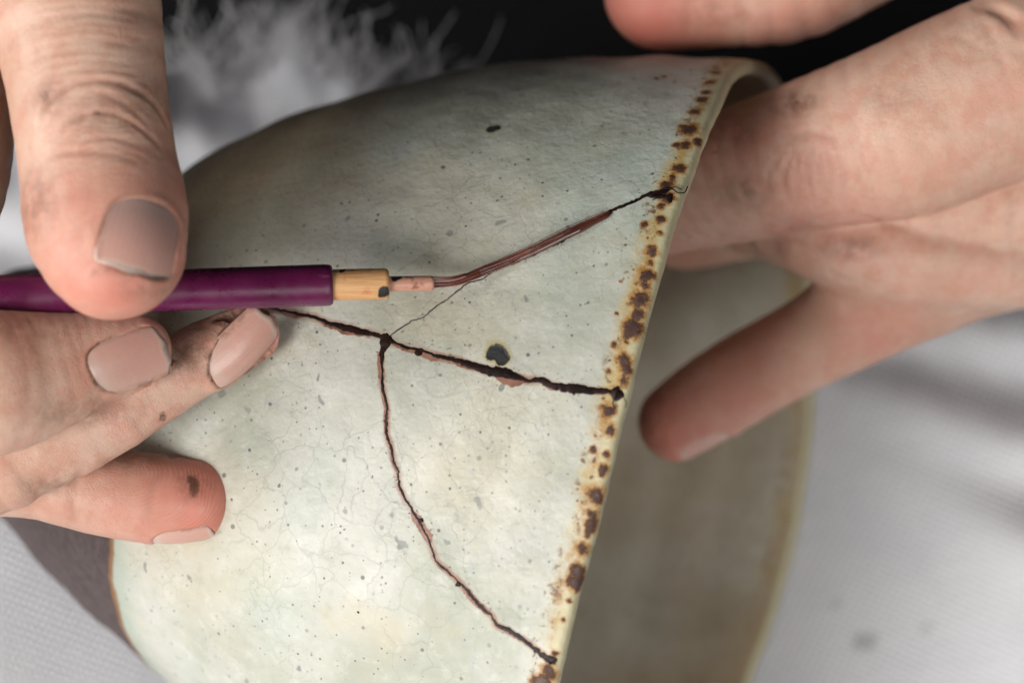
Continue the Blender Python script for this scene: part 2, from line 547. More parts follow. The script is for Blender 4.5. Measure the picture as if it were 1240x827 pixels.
# ------------------------------------------------------------------ bowl
H = np.array([-8, 0, 10.9, 20, 29.4, 42.9, 51.2, 62.5, 78, 105.])
RU = np.array([12.5, 13.5, 24.5, 35.3, 42.4, 49.4, 52.9, 56.5, 60.4, 65.])
RD = np.array([19, 19.4, 26.0, 30.3, 34.4, 40, 44, 48, 53, 59.])
RN = np.array([18, 18.5, 29, 35.5, 40, 43.3, 44.8, 46.4, 47.8, 50.])
RF = np.array([18, 18.5, 24, 29, 33, 36.5, 38.5, 41, 43, 46.])
hh_ = np.linspace(-8, 105, 400)
def smooth_tab(R):
    v = np.interp(hh_, H, R)
    k = np.exp(-.5 * (np.arange(-30, 31) / 11.0) ** 2)
    k /= k.sum()
    return np.convolve(np.pad(v, 30, mode='reflect', reflect_type='odd'), k, 'valid')
RUs, RDs, RNs, RFs = map(smooth_tab, (RU, RD, RN, RF))
TAU = math.radians(14)
AX = norm([.968 * math.cos(TAU), -.25 * math.cos(TAU), math.sin(TAU)])
NV = norm(np.array([0, 0, 1.]) - AX * AX[2])
UV = np.cross(NV, AX)
BO = unp(52, 445, -56.0)


def bowl_pt(th, h, off=0.0):
    c, s = np.cos(th), np.sin(th)
    rn = np.where(c > 0, np.interp(h, hh_, RNs), np.interp(h, hh_, RFs)) - off
    ru = np.where(s > 0, np.interp(h, hh_, RUs), np.interp(h, hh_, RDs)) - off
    return BO + h[..., None] * AX + (rn * c)[..., None] * NV + (ru * s)[..., None] * UV


NEAR = np.array([(960, 20), (903, 67), (869, 133), (840, 200), (822, 260), (799, 341), (777, 417), (762, 469),
                 (742, 560), (726, 625), (709, 695), (678, 825), (655, 930), (640, 1020), (632, 1300)], float)
FAR = np.array([(905, 62), (940, 85), (965, 140), (980, 220), (989, 330), (991, 430), (985, 530), (970, 640),
                (945, 740), (910, 827), (855, 960), (790, 1060), (700, 1150)], float)
knots = []
for d in list(range(-75, 76, 5)) + list(range(110, 236, 5)):
    hs = np.linspace(55, 104, 800)
    q = proj(bowl_pt(np.full_like(hs, math.radians(d)), hs))
    arr = NEAR if d < 90 else FAR
    f = q[:, 0] - np.interp(q[:, 1], arr[:, 1], arr[:, 0])
    i = np.where(np.diff(np.sign(f)))[0]
    if len(i):
        knots.append((d, hs[i[0]]))
kd = np.array(knots)
dd = np.arange(-180, 540, 1.0)
kx = np.concatenate([kd[:, 0] - 360, kd[:, 0], kd[:, 0] + 360])
ky = np.tile(kd[:, 1], 3)
hr = np.interp(dd, kx, ky)
g = np.exp(-.5 * (np.arange(-20, 21) / 5.0) ** 2)
g /= g.sum()
hr = np.convolve(np.pad(hr, 20, mode='edge'), g, 'valid')


def rim_h(deg):
    return np.interp(np.mod(deg + 90, 360) - 90, dd, hr)


deg = np.concatenate([np.arange(-100, 100, .38), np.arange(100, 260, 2.0)])
th = np.radians(deg)
NT_ = len(th)
HR = rim_h(deg) + .10 * np.sin(deg * .16) + .05 * np.sin(deg * .43 + 1)
HR += .035 * np.interp(deg, np.arange(-100, 261, 1.3), rng.normal(size=len(np.arange(-100, 261, 1.3))))
LIPR = 1.0
rows, r_rim, r_h, r_out = [], [], [], []
foot = [(-5.0, 3.2), (-5.4, 1.0), (-5.0, .3), (-3.0, 0.0)]
for hf, off in foot:
    h = np.full(NT_, hf)
    rows.append(bowl_pt(th, h, off)); r_rim.append(np.full(NT_, 60.)); r_h.append(h); r_out.append(True)
NO = 285
for f in np.linspace(0, 1, NO):
    h = -1 + f * (HR - LIPR + 1)
    rows.append(bowl_pt(th, h)); r_rim.append(HR - LIPR - h); r_h.append(h); r_out.append(True)
for a in np.radians([15, 32, 50, 70, 90, 110, 130, 150, 168]):
    h = HR - LIPR + LIPR * math.sin(a)
    rows.append(bowl_pt(th, h, LIPR * (1 - math.cos(a)))); r_rim.append(np.full(NT_, -.2)); r_h.append(h); r_out.append(True)
for f in np.linspace(0, 1, 50):
    h = (HR - LIPR) + f * (9.0 - HR + LIPR)
    rows.append(bowl_pt(th, h, 2 * LIPR + f * 2.4)); r_rim.append(HR - LIPR - h); r_h.append(h); r_out.append(False)
V = np.array(rows)
NR = len(V)
for k, hfl in ((.62, 6.4), (.3, 5.6)):
    pass
RIM = np.array(r_rim); HH = np.array(r_h)
flat = V.reshape(-1, 3)
rad_dir = norm(flat - (BO + HH.reshape(-1, 1) * AX))
und = .34 * wob(flat, .16, 3, 2) + .10 * wob(flat, .6, 4, 2)
und += .12 * np.sin(HH.reshape(-1) * .72 + 1.2 * wob(flat, .08, 5, 1))
und *= np.clip((HH.reshape(-1) + 3) / 8, 0, 1)
flat = flat + rad_dir * und[:, None]
V = flat.reshape(NR, NT_, 3)

idx = np.arange(NR * NT_).reshape(NR, NT_)
nx = np.roll(idx, -1, axis=1)
quads = np.stack([idx[:-1], nx[:-1], nx[1:], idx[1:]], -1).reshape(-1, 4)
r0, r1 = len(foot), len(foot) + NO
outer_quads = np.stack([idx[r0:r1 + 4], nx[r0:r1 + 4], nx[r0 + 1:r1 + 5], idx[r0 + 1:r1 + 5]], -1).reshape(-1, 4)
near_cols = (deg < 99)
oq = np.stack([idx[r0:r1 + 6], nx[r0:r1 + 6], nx[r0 + 1:r1 + 7], idx[r0 + 1:r1 + 7]], -1)[:, near_cols].reshape(-1, 4)
bowl_bvh = BVHTree.FromPolygons([Vector(v) for v in flat], [tuple(q) for q in oq.tolist()])


def on_bowl(x, y):
    o, d = ray(x, y)
    r = bowl_bvh.ray_cast(Vector(o), Vector(d))
    if r[0] is None:
        r = bowl_bvh.find_nearest(Vector(o + d * (D0 - 5)))
    n = np.array(r[1])
    if n[2] < 0: n = -n
    return np.array(r[0]), n


CRACK2 = [(250, 352), (300, 365), (338, 376), (368, 381), (393, 388), (422, 398), (445, 404), (468, 410), (490, 418), (510, 425),
          (540, 434), (562, 439), (582, 445), (602, 453), (632, 459), (657, 463), (690, 469), (728, 474), (752, 476)]
CRACK3 = [(468, 409), (463, 425), (462, 441), (465, 472), (470, 493), (469, 524), (476, 555), (483, 591), (491, 607),
          (509, 630), (519, 656), (535, 684), (558, 707), (581, 731), (602, 754), (633, 774), (661, 795), (674, 801)]
CRACK1 = [(468, 409), (485, 398), (500, 388), (514, 384), (531, 369), (552, 354), (573, 342), (598, 330), (615, 321),
          (649, 306), (686, 286), (728, 263), (749, 252), (774, 243), (791, 236), (816, 230)]


def surf_line(px, jag=.9, seed=0, step=3.0):
    """polyline on the bowl through picture points, with a broken edge's small zigzags"""
    r = np.random.default_rng(seed)
    P = np.array(px, float)
    L = np.concatenate([[0], np.cumsum(np.linalg.norm(np.diff(P, axis=0), axis=1))])
    s = np.arange(0, L[-1], step)
    Q = np.stack([np.interp(s, L, P[:, 0]), np.interp(s, L, P[:, 1])], 1)
    j = r.normal(size=Q.shape) * jag
    m_ = len(Q)
    k_ = np.arange(0, m_ + 5, 5)
    j2 = np.stack([np.interp(np.arange(m_), k_, r.normal(size=len(k_))) for _ in range(2)], 1) * jag * 1.6
    j = .45 * j + j2
    Q = Q + j
    hit = [on_bowl(*q) for q in Q]
    return np.array([h[0] for h in hit]), np.array([h[1] for h in hit])


L1, N1 = surf_line(CRACK1, .8, 1)
L2, N2 = surf_line(CRACK2, .7, 2)
L3, N3 = surf_line(CRACK3, .7, 3)

# per-vertex fields
front = (HH.reshape(-1) > -2)
seam = np.full(len(flat), 9.0)
sel = np.where((RIM.reshape(-1) > -1) & np.repeat(np.array(r_out)[:, None], NT_, 1).reshape(-1) & np.tile(deg < 99, NR))[0]
for L, lo in ((L1, .45), (L2, 0.0), (L3, .12)):
    sub = sel[np.linalg.norm(flat[sel] - L.mean(0), axis=1) < 60]
    seam[sub] = np.minimum(seam[sub], poly_dist(flat[sub], L[::2]) + lo)
RUST = [(890, 57, 4), (877, 73, 5), (865, 88, 5), (860, 100, 4), (854, 112, 4), (850, 121, 5), (842, 136, 5), (834, 157, 7),
        (829, 176, 5), (820, 176, 3), (822, 204, 5), (814, 215, 3), (806, 224, 5), (812, 240, 5), (800, 250, 3), (800, 266, 3.5),
        (800, 283, 3), (781, 272, 3), (790, 305, 5), (788, 318, 3), (784, 334, 6), (781, 345, 4), (775, 362, 7), (773, 382, 5), (767, 398, 8),
        (744, 417, 2.8), (759, 414, 2.5), (756, 436, 6), (757, 446, 5), (737, 450, 2.6), (755, 462, 4), (735, 497, 5), (741, 497, 4), (739, 521, 5), (719, 545, 3),
        (734, 550, 3), (731, 568, 4), (722, 598, 6), (723, 606, 4), (717, 622, 5), (715, 635, 6), (711, 648, 3), (707, 663, 5), (699, 692, 6), (697, 705, 7),
        (703, 698, 5), (690, 728, 2.5), (682, 750, 2.2), (672, 790, 3), (664, 812, 6), (655, 826, 7), (747, 380, 1.6), (752, 340, 1.6), (728, 575, 1.6)]
SPOTS = [(600, 427, 12), (608, 434, 10), (595, 430, 8), (596, 157, 7), (602, 155, 6), (795, 95, 4), (804, 93, 4)]


def field(spots):
    out = np.full(len(flat), 4.0)
    for x, y, r in spots:
        c, _ = on_bowl(x, y)
        k = r * PXMM * (1.5 if len(spots) > 20 else 1.0)
        dd_ = np.linalg.norm(flat[sel] - c, axis=1) / k
        out[sel] = np.minimum(out[sel], dd_)
    return out


rust, spot = field(RUST), field(SPOTS)
glz_line = np.interp(np.tile(deg, NR), [-100, -85, -70, -55, -40, -20, 0, 60, 260], [31, 31, 30.5, 30, 29, 28, 26, 18, 31]) + .4 * np.sin(np.tile(th, NR) * 9)
glz = np.where(np.repeat(np.array(r_out)[:, None], NT_, 1).reshape(-1), HH.reshape(-1) - glz_line, 40.)
_d = np.tile(deg, NR)
painted_shade = np.clip((_d - 5) / 45, 0, 1) * np.clip((62 - HH.reshape(-1)) / 32, 0, 1)  # mask of the painted shade: upper wall, fading towards the rim
attrs_all = dict(painted_shade=painted_shade, inn=1.0 - np.repeat(np.array(r_out)[:, None], NT_, 1).reshape(-1), seam=seam, rust=rust, spot=spot, rimd=np.abs(RIM.reshape(-1)) * np.where(RIM.reshape(-1) < 0, 0, 1), glz=glz)

# which sherd each face belongs to: walls broken along the three mended lines
out_h = np.clip(HH, 0, None)
pp = proj(bowl_pt(np.broadcast_to(th, HH.shape), np.minimum(HH, HR[None] - .3))).reshape(-1, 2)
is_near = np.tile(deg < 99, NR) & (np.tile(deg, NR) > -99) & (HH.reshape(-1) > 12)
pxl = lambda L: proj(L).tolist()
polyB = pxl(L1) + [(835, 224), (1000, 260), (1000, 480)] + pxl(L2[::-1][:int(len(L2) * .58)]) + [CRACK2[7]]
i2 = int(np.argmin(np.linalg.norm(proj(L2) - np.array(CRACK2[7]), axis=1)))
polyB = pxl(L1) + [(900, 215), (1000, 480)] + pxl(L2[i2:][::-1])
polyC = pxl(L2[i2:]) + [(1000, 480), (1000, 815)] + pxl(L3[::-1])
region = np.zeros(len(flat), int)
region[is_near & in_poly(pp, polyB)] = 1
region[is_near & in_poly(pp, polyC)] = 2
face_reg = region[quads[:, 0]]

bowl = empty('broken_bowl', BO - AX * 5)
tag(bowl, 'pale speckled stoneware bowl with rust spotted rim and dark mended cracks', 'bowl')


def sub_mesh(mask):
    f = quads[mask]
    used, inv = np.unique(f, return_inverse=True)
    return flat[used], inv.reshape(f.shape), {k: v[used] for k, v in attrs_all.items()}


def fix_normals(o, verts_idx, nrm):
    o.data.normals_split_custom_set_from_vertices((nrm[verts_idx] @ R3.T).tolist())


# analytic vertex normals so that the sherds shade as one wall
dth = np.roll(V, -1, 1) - np.roll(V, 1, 1)
dh = np.empty_like(V)
dh[1:-1] = V[2:] - V[:-2]
dh[0], dh[-1] = V[1] - V[0], V[-1] - V[-2]
nrm_all = norm(np.cross(dth, dh)).reshape(-1, 3)
if nrm_all[idx[r0 + 100, 200]] @ rad_dir[idx[r0 + 100, 200]] < 0:
    nrm_all = -nrm_all
    quads = quads[:, ::-1].copy()
for reg, nm, lb in ((0, 'wall', None), (1, 'sherd', 'wedge shaped sherd with a black spot beside the wet lacquer line'),
                    (2, 'sherd', 'large curved sherd reaching down the rim')):
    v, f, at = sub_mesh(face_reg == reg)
    used = np.unique(quads[face_reg == reg])
    if reg == 0:        # close the foot and the inside floor
        n0 = len(v)
        lut = {int(u): i for i, u in enumerate(used)}
        a = [lut[int(i)] for i in idx[0]]
        b = [lut[int(i)] for i in idx[-1]]
        v = np.concatenate([v, [BO - AX * 3.5, BO + AX * 7.0]])
        for k in at: at[k] = np.concatenate([at[k], [9 if k != 'glz' else -20, 9 if k != 'glz' else 40]])
        fl = f.tolist()
        m = len(a)
        fl += [(a[(i + 1) % m], a[i], n0) for i in range(m)] + [(b[i], b[(i + 1) % m], n0 + 1) for i in range(m)]
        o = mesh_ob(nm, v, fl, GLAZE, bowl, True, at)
        nn = np.concatenate([nrm_all[used], [-AX, AX]])
    else:
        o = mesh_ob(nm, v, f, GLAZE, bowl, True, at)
        nn = nrm_all[used]
    o.data.normals_split_custom_set_from_vertices((nn @ R3.T).tolist())
    if lb: o['label'] = lb


def ribbon(L, Nn, wl, wr, hgt, seed, lift=.03, rough=.35):
    """raised bead of lacquer along a surface line, with ragged edges"""
    r = np.random.default_rng(seed)
    m = len(L)
    t = norm(np.gradient(L, axis=0))
    side = norm(np.cross(Nn, t))
    def rag(w):
        e = r.normal(size=m)
        e2 = np.interp(np.arange(m), np.arange(0, m + 7, 7), r.normal(size=len(np.arange(0, m + 7, 7))))
        return np.clip(w * (1 + rough * (.45 * e + .9 * e2)), .02, None)
    a, b = rag(wl), rag(wr)
    prof = [(-1.0, -.12), (-.75, .55), (-.25, .95), (.3, 1.0), (.75, .6), (1.0, -.12)]
    vs = []
    for u, hh in prof:
        w = np.where(u < 0, a, b) * u
        hgt_ = hgt * hh * np.clip((a + b) / .5, .3, 1.1) * (1 + .12 * r.normal(size=m))
        vs.append(L + side * w[:, None] + Nn * (lift + hgt_)[:, None])
    vs = np.array(vs)
    k = len(prof)
    ii = np.arange(k * m).reshape(k, m)
    f = np.stack([ii[:-1, :-1], ii[:-1, 1:], ii[1:, 1:], ii[1:, :-1]], -1).reshape(-1, 4)
    return vs.reshape(-1, 3), f.tolist()


def prof_w(L, pairs):
    """width along a line from (picture x or y, width px) control pairs over arc fraction"""
    u = np.linspace(0, 1, len(L))
    p = np.array(pairs, float)
    return np.interp(u, p[:, 0], p[:, 1]) * PXMM


# main break: black fill that fattens towards the rim
w2a = prof_w(L2, [(0, 2), (.25, 2.5), (.42, 4), (.44, 8), (.46, 2), (.55, 2.2), (.6, 3.5), (.68, 5), (.72, 6), (.78, 3), (.85, 5.5), (1, 6.5)])
w2b = prof_w(L2, [(0, 2), (.25, 2.5), (.42, 4), (.44, 6), (.46, 1.4), (.52, 2.5), (.6, 3), (.7, 6), (.74, 7), (.79, 1.5), (.81, 5), (.86, 4), (1, 6)])
mesh_ob('lacquer_seam', *ribbon(L2, N2, w2a * .85, w2b * .85, .035, 5), LACQUER, bowl)
w3 = prof_w(L3, [(0, 5), (.06, 2.6), (.2, 2.6), (.4, 1.6), (.52, 1.4), (.6, 2.0), (.72, 2.0), (.8, 3.2), (.92, 3.0), (1, 5)])
mesh_ob('lacquer_seam', *ribbon(L3, N3, w3 * .75, w3 * .7, .04, 6, rough=.5), LACQUER, bowl)
k1 = int(len(L1) * .40)
mesh_ob('hairline_crack', *ribbon(L1[:k1 + 6], N1[:k1 + 6], np.full(k1 + 6, .085), np.full(k1 + 6, .085), .03, 7), HAIRLINE, bowl)
w1 = prof_w(L1[k1:], [(0, 1.5), (.3, 3), (.6, 3), (.72, 2.2), (.86, 2.2), (.93, 6), (1, 3)])
mesh_ob('lacquer_seam', *ribbon(L1[k1:], N1[k1:], w1, w1, .07, 8), LACQUER, bowl)
# tan film smeared along the lower side of the breaks
def film(L, Nn, off, w, a, b, seed):
    """a patch of film over the arc fraction a..b of a break, tapering out at both ends"""
    i0, i1 = int(a * len(L)), max(int(a * len(L)) + 8, int(b * len(L)))
    L, Nn = L[i0:i1], Nn[i0:i1]
    t = norm(np.gradient(L, axis=0))
    side = norm(np.cross(Nn, t))
    u = np.linspace(0, 1, len(L))
    env = np.clip(np.minimum(u, 1 - u) * 5, .08, 1) * PXMM
    return mesh_ob('lacquer_film', *ribbon(L + side * off, Nn, w * env, w * env, .006, seed, .012, .3), TAN_LACQUER, bowl)


sgn2 = 1 if (norm(np.cross(N2[50], L2[52] - L2[50])))[1] < 0 else -1
sgn3 = 1 if (norm(np.cross(N3[60], L3[62] - L3[60])))[0] < 0 else -1
for k_, (a, b, w) in enumerate(((.14, .24, 3.0), (.27, .41, 4.2), (.45, .58, 4.6), (.60, .68, 3.6), (.70, .79, 7.0), (.82, .90, 4.0), (.92, .98, 3.0))):
    film(L2, N2, .24 * sgn2, w, a, b, 21 + k_)
for k_, (a, b, w) in enumerate(((.03, .12, 3.4), (.13, .27, 3.0), (.30, .37, 2.2), (.45, .57, 5.0), (.60, .66, 2.4), (.68, .80, 4.2), (.82, .97, 3.2))):
    film(L3, N3, .13 * sgn3, w, a, b, 41 + k_)


# blobs where breaks meet and where the lacquer reached the lip, and stray fibres
def blob(x, y, rx, ry, hgt, seed, mat=LACQUER, name='lacquer_blob'):
    c, n = on_bowl(x, y)
    a = norm(np.array([1, 0, 0]) - n * n[0])
    b = np.cross(n, a)
    r = np.random.default_rng(seed)
    m = 22
    ang = np.arange(m) * 2 * math.pi / m
    k = 1 + .18 * r.normal(size=m)
    k = .6 * k + .4 * np.roll(k, 1)
    vs = [c + n * hgt]
    for q, hh in ((.35, .95), (.7, .6), (.95, .12), (1.05, -.25)):
        for i in range(m):
            p = c + a * (math.cos(ang[i]) * rx * k[i] * q * PXMM) + b * (math.sin(ang[i]) * ry * k[i] * q * PXMM)
            vs.append(p + n * hgt * hh)
    f = [(0, 1 + i, 1 + (i + 1) % m) for i in range(m)]
    for j in range(3):
        for i in range(m):
            k2 = (i + 1) % m
            f.append((1 + j * m + i, 1 + (j + 1) * m + i, 1 + (j + 1) * m + k2, 1 + j * m + k2))
    return mesh_ob(name, np.array(vs), f, mat, bowl)


blob(467, 414, 8, 11, .12, 1)
blob(747, 477, 8, 9, .16, 2)
blob(798, 238, 12, 4, .16, 3)
blob(811, 240, 4, 8, .14, 4)
blob(510, 630, 4, 3, .14, 5)
blob(507, 427, 6, 4, .10, 6)
blob(555, 707, 4, 3, .12, 9)
blob(668, 799, 7, 6, .13, 7)
blob(434, 741, 1.6, 1.6, .08, 8)


def fibre(px, lift, rad, name='loose_fibre'):
    pts = []
    for (x, y), l in zip(px, lift):
        c, n = on_bowl(x, y)
        pts.append(c + n * l)
    pts = catmull(pts, 28)
    v, f = tube(pts, rad, 6)
    return mesh_ob(name, v, f, LACQUER, bowl)


fibre([(786, 240), (800, 232), (813, 231), (820, 236), (826, 235), (829, 228)], [.2, .3, .35, .4, .45, .6], .075)
fibre([(790, 244), (804, 238), (816, 229), (824, 231)], [.2, .35, .3, .3], .06)
fibre([(750, 470), (747, 480), (743, 489), (746, 495)], [.2, .4, .3, .2], .09)
fibre([(752, 478), (756, 484), (757, 490), (756, 494)], [.2, .4, .4, .3], .05)


# ------------------------------------------------------------------ brush
brush = empty('lacquer_brush', unp(-260, 366.7, 9.5))
tag(brush, 'slim purple handled brush with long wet bristles, held over the cracked bowl', 'brush')
B0 = unp(-330, 369, 10.0)
B1 = unp(403, 345, 5.2)
BAX = norm(B1 - B0)
BLEN = np.linalg.norm(B1 - B0)


def lathe(c0, ax, prof, n=40, wobble=0.0):
    u = norm(np.cross(ax, [0, 0, 1.]))
    v = np.cross(u, ax)
    ang = np.arange(n) * 2 * math.pi / n
    vs, lc = [], []
    for s, r in prof:
        for a in ang:
            rr = r * (1 + wobble * math.sin(3 * a + s))
            vs.append(c0 + ax * s + rr * (math.cos(a) * u + math.sin(a) * v))
            lc.append((s, r * math.cos(a), r * math.sin(a)))
    f = []
    for i in range(len(prof) - 1):
        for j in range(n):
            k = (j + 1) % n
            f.append((i * n + j, i * n + k, (i + 1) * n + k, (i + 1) * n + j))
    f.append(tuple(reversed(range(n))))
    f.append(tuple(range((len(prof) - 1) * n, len(prof) * n)))
    return np.array(vs), f, np.array(lc)


hp = [(0, 1.6), (.6, 2.0), (2, 2.2), (BLEN * .5, 2.32), (BLEN - 1.0, 2.38), (BLEN - .4, 2.34), (BLEN - .1, 2.2), (BLEN, 2.0), (BLEN + .02, 1.2)]
v, f, lc = lathe(B0, BAX, hp)
mesh_ob('handle', v, f, PURPLE, brush)
C0 = B1 - BAX * .3
C1 = unp(471, 343.8, 4.6)
CAX = norm(C1 - C0)
CL = np.linalg.norm(C1 - C0)
cp = [(0, 1.70), (.5, 1.76), (CL * .5, 1.78), (CL - .45, 1.78), (CL - .15, 1.68), (CL, 1.45), (CL + .01, .6)]
cp = [cp[0]] + [(s, np.interp(s, [p[0] for p in cp], [p[1] for p in cp])) for s in np.linspace(.3, CL - .5, 22)] + cp[3:]
v, f, lc = lathe(C0, CAX, cp)
ink = np.full(len(v), 3.0)
for x, y, r in ((465, 353, 7.5), (415, 327, 3.2), (413, 329, 2.5), (461, 357, 4)):
    o_, d_ = ray(x, y)
    qx = proj(v)
    front_ = (v - (C0 + np.outer((v - C0) @ CAX, CAX)))[:, 2] > -.4
    dq = np.linalg.norm(qx - np.array([x, y]), axis=1) / r
    ink = np.where(front_, np.minimum(ink, dq), ink)
mesh_ob('wooden_collar', v, f, WOOD, brush, attrs=dict(loc=lc, ink=ink))
F0 = C1 - CAX * .2
F1 = unp(525, 343, 3.9)
FAX = norm(F1 - F0)
FL = np.linalg.norm(F1 - F0)
fp_ = [(0, .84)] + [(s, .86) for s in np.linspace(.2, FL - .3, 18)] + [(FL - .1, .80), (FL, .68), (FL + .01, .3)]
v, f, lc = lathe(F0, FAX, fp_, 28)
ink = np.full(len(v), 3.0)
for x, y, r in ((478, 337, 4.5), (484, 336, 3), (500, 344, 1.2)):
    ink = np.minimum(ink, np.linalg.norm(proj(v) - np.array([x, y]), axis=1) / r)
mesh_ob('ferrule', v, f, FERRULE, brush, attrs=dict(loc=lc, ink=ink))

bpx = [(523, 343.2), (548, 341.5), (566, 336.5), (582, 330), (615, 317), (649, 302), (686, 283.5), (728, 263), (741, 256)]
lift = [None, 3.2, 2.3, 1.6, .95, .75, .6, .35, .15]
ctrl = []
for (x, y), l in zip(bpx, lift):
    if l is None:
        ctrl.append(F1 - FAX * .2)
    else:
        c, n = on_bowl(x, y)
        z0 = c - ray(x, y)[1] * l
        ctrl.append(z0)
path = catmull(ctrl, 70)
u_ = np.linspace(0, 1, 70)
brad = np.interp(u_, [0, .1, .25, .5, .75, .9, 1], [.50, .42, .42, .50, .52, .30, .05])
tt = norm(np.gradient(path, axis=0))
uu = norm(np.cross(tt, [0, 0, 1.]))
vv = np.cross(uu, tt)
strands, pale = [], []
rs = np.random.default_rng(9)
for i in range(95):
    a, q = rs.uniform(0, 6.283), math.sqrt(rs.uniform(0.02, 1))
    end = rs.uniform(.82, 1.0)
    m = int(70 * end)
    wav = .03 * np.sin(u_ * rs.uniform(3, 9) + rs.uniform(0, 6))
    tw = a + .5 * np.sin(u_ * 2 + i)
    if i % 19 == 7:
        q = 1.25
        wav = wav + .10 * np.sin(u_ * 5 + i) * u_
    p = path + uu * (brad * q * np.cos(tw) + wav)[:, None] + vv * (brad * q * .75 * np.sin(tw))[:, None]
    rr = np.interp(u_[:m], [0, .7 * end, end], [.055, .05, .012])
    strands.append(tube(p[:m], rr, 5))
    if i % 3 == 0:
        pale.append(tube(p[:18] + (p[:18] - path[:18]) * .15, np.interp(u_[:18], [0, .2, .26], [.09, .08, .01]), 5))
v, f = merge(strands)
br = mesh_ob('bristles', v, f, BRISTLE, brush)
tag(br, kind='stuff', label='long wet brown bristles bent along the crack')
v, f = merge(pale)
tag(mesh_ob('dry_bristles', v, f, PALE_BRISTLE, brush), kind='stuff')
# lacquer bead that the hairs carry
rbead = np.interp(u_, [0, .3, .42, .6, .8, .92, 1], [.0, .0, .20, .36, .42, .24, .02])
m0 = 22
v, f = tube(path[m0:] - uu[m0:] * (.17 if uu[30][1] > 0 else -.17) + vv[m0:] * (.10 if vv[30][2] > 0 else -.10), np.clip(rbead[m0:] * (1 + .10 * np.sin(u_[m0:] * 50)), .01, None), 12)
mesh_ob('wet_lacquer', v, f, WET, brush)


# ------------------------------------------------------------------ hands: smooth-joined finger volumes turned into one skin
class Finger:
    def __init__(self, rings, n=18, red=1.0):
        R = []
        for (x, y, z, hw, q) in rings:
            k = PXMM * (D0 - z) / D0
            R.append([*unp(x, y, z), hw * k, hw * k * q])
        C = catmull(R, n).astype(np.float32)
        self.p = C[:, :3]
        self.ru, self.rv = C[:, 3], C[:, 4]
        self.red = red
        t = norm(np.gradient(self.p, axis=0))
        self.t = t
        self.l = norm(np.cross(t, [0, 0, 1.0]))
        self.d = np.cross(self.l, t)
        self.s = np.concatenate([[0], np.cumsum(np.linalg.norm(np.diff(self.p, axis=0), axis=1))])
        self.lo = (self.p - self.ru[:, None]).min(0) - 7
        self.hi = (self.p + self.ru[:, None]).max(0) + 7

    def sdf(self, P, want_s=False):
        best = np.full(len(P), 1e3, np.float32)
        bs = np.zeros(len(P), np.float32)
        ins = ((P > self.lo) & (P < self.hi)).all(1)
        Q = P[ins].astype(np.float32)
        if len(Q) == 0:
            return (best, bs) if want_s else best
        b = np.full(len(Q), 1e3, np.float32)
        s_ = np.zeros(len(Q), np.float32)
        for i in range(len(self.p) - 1):
            a, c = self.p[i], self.p[i + 1]
            ab = c - a
            w = np.clip(((Q - a) @ ab) / (ab @ ab), 0, 1)
            q = Q - a - w[:, None] * ab
            ru = self.ru[i] + w * (self.ru[i + 1] - self.ru[i])
            rv = self.rv[i] + w * (self.rv[i + 1] - self.rv[i])
            lx, dx, tx = q @ self.l[i], q @ self.d[i], q @ norm(ab)
            k = np.sqrt((lx / ru) ** 2 + (dx / rv) ** 2 + (tx / ru) ** 2)
            qn = np.sqrt(lx * lx + dx * dx + tx * tx)
            dist = np.where(k > 1e-4, (k - 1) * qn / np.maximum(k, 1e-4), -np.minimum(ru, rv))
            m = dist < b
            b = np.where(m, dist, b)
            if want_s:
                s_ = np.where(m, self.s[i] + w * (self.s[i + 1] - self.s[i]), s_)
        best[ins] = b
        bs[ins] = s_
        return (best, bs) if want_s else best


def smin(a, b, k):
    h = np.clip(k - np.abs(a - b), 0, None) / k
    return np.minimum(a, b) - h * h * k * .25


def hand_sdf(P, fingers, ks):
    d = None
    for f, k in zip(fingers, ks):
        e = f.sdf(P)
        d = e if d is None else smin(d, e, k)
    return d


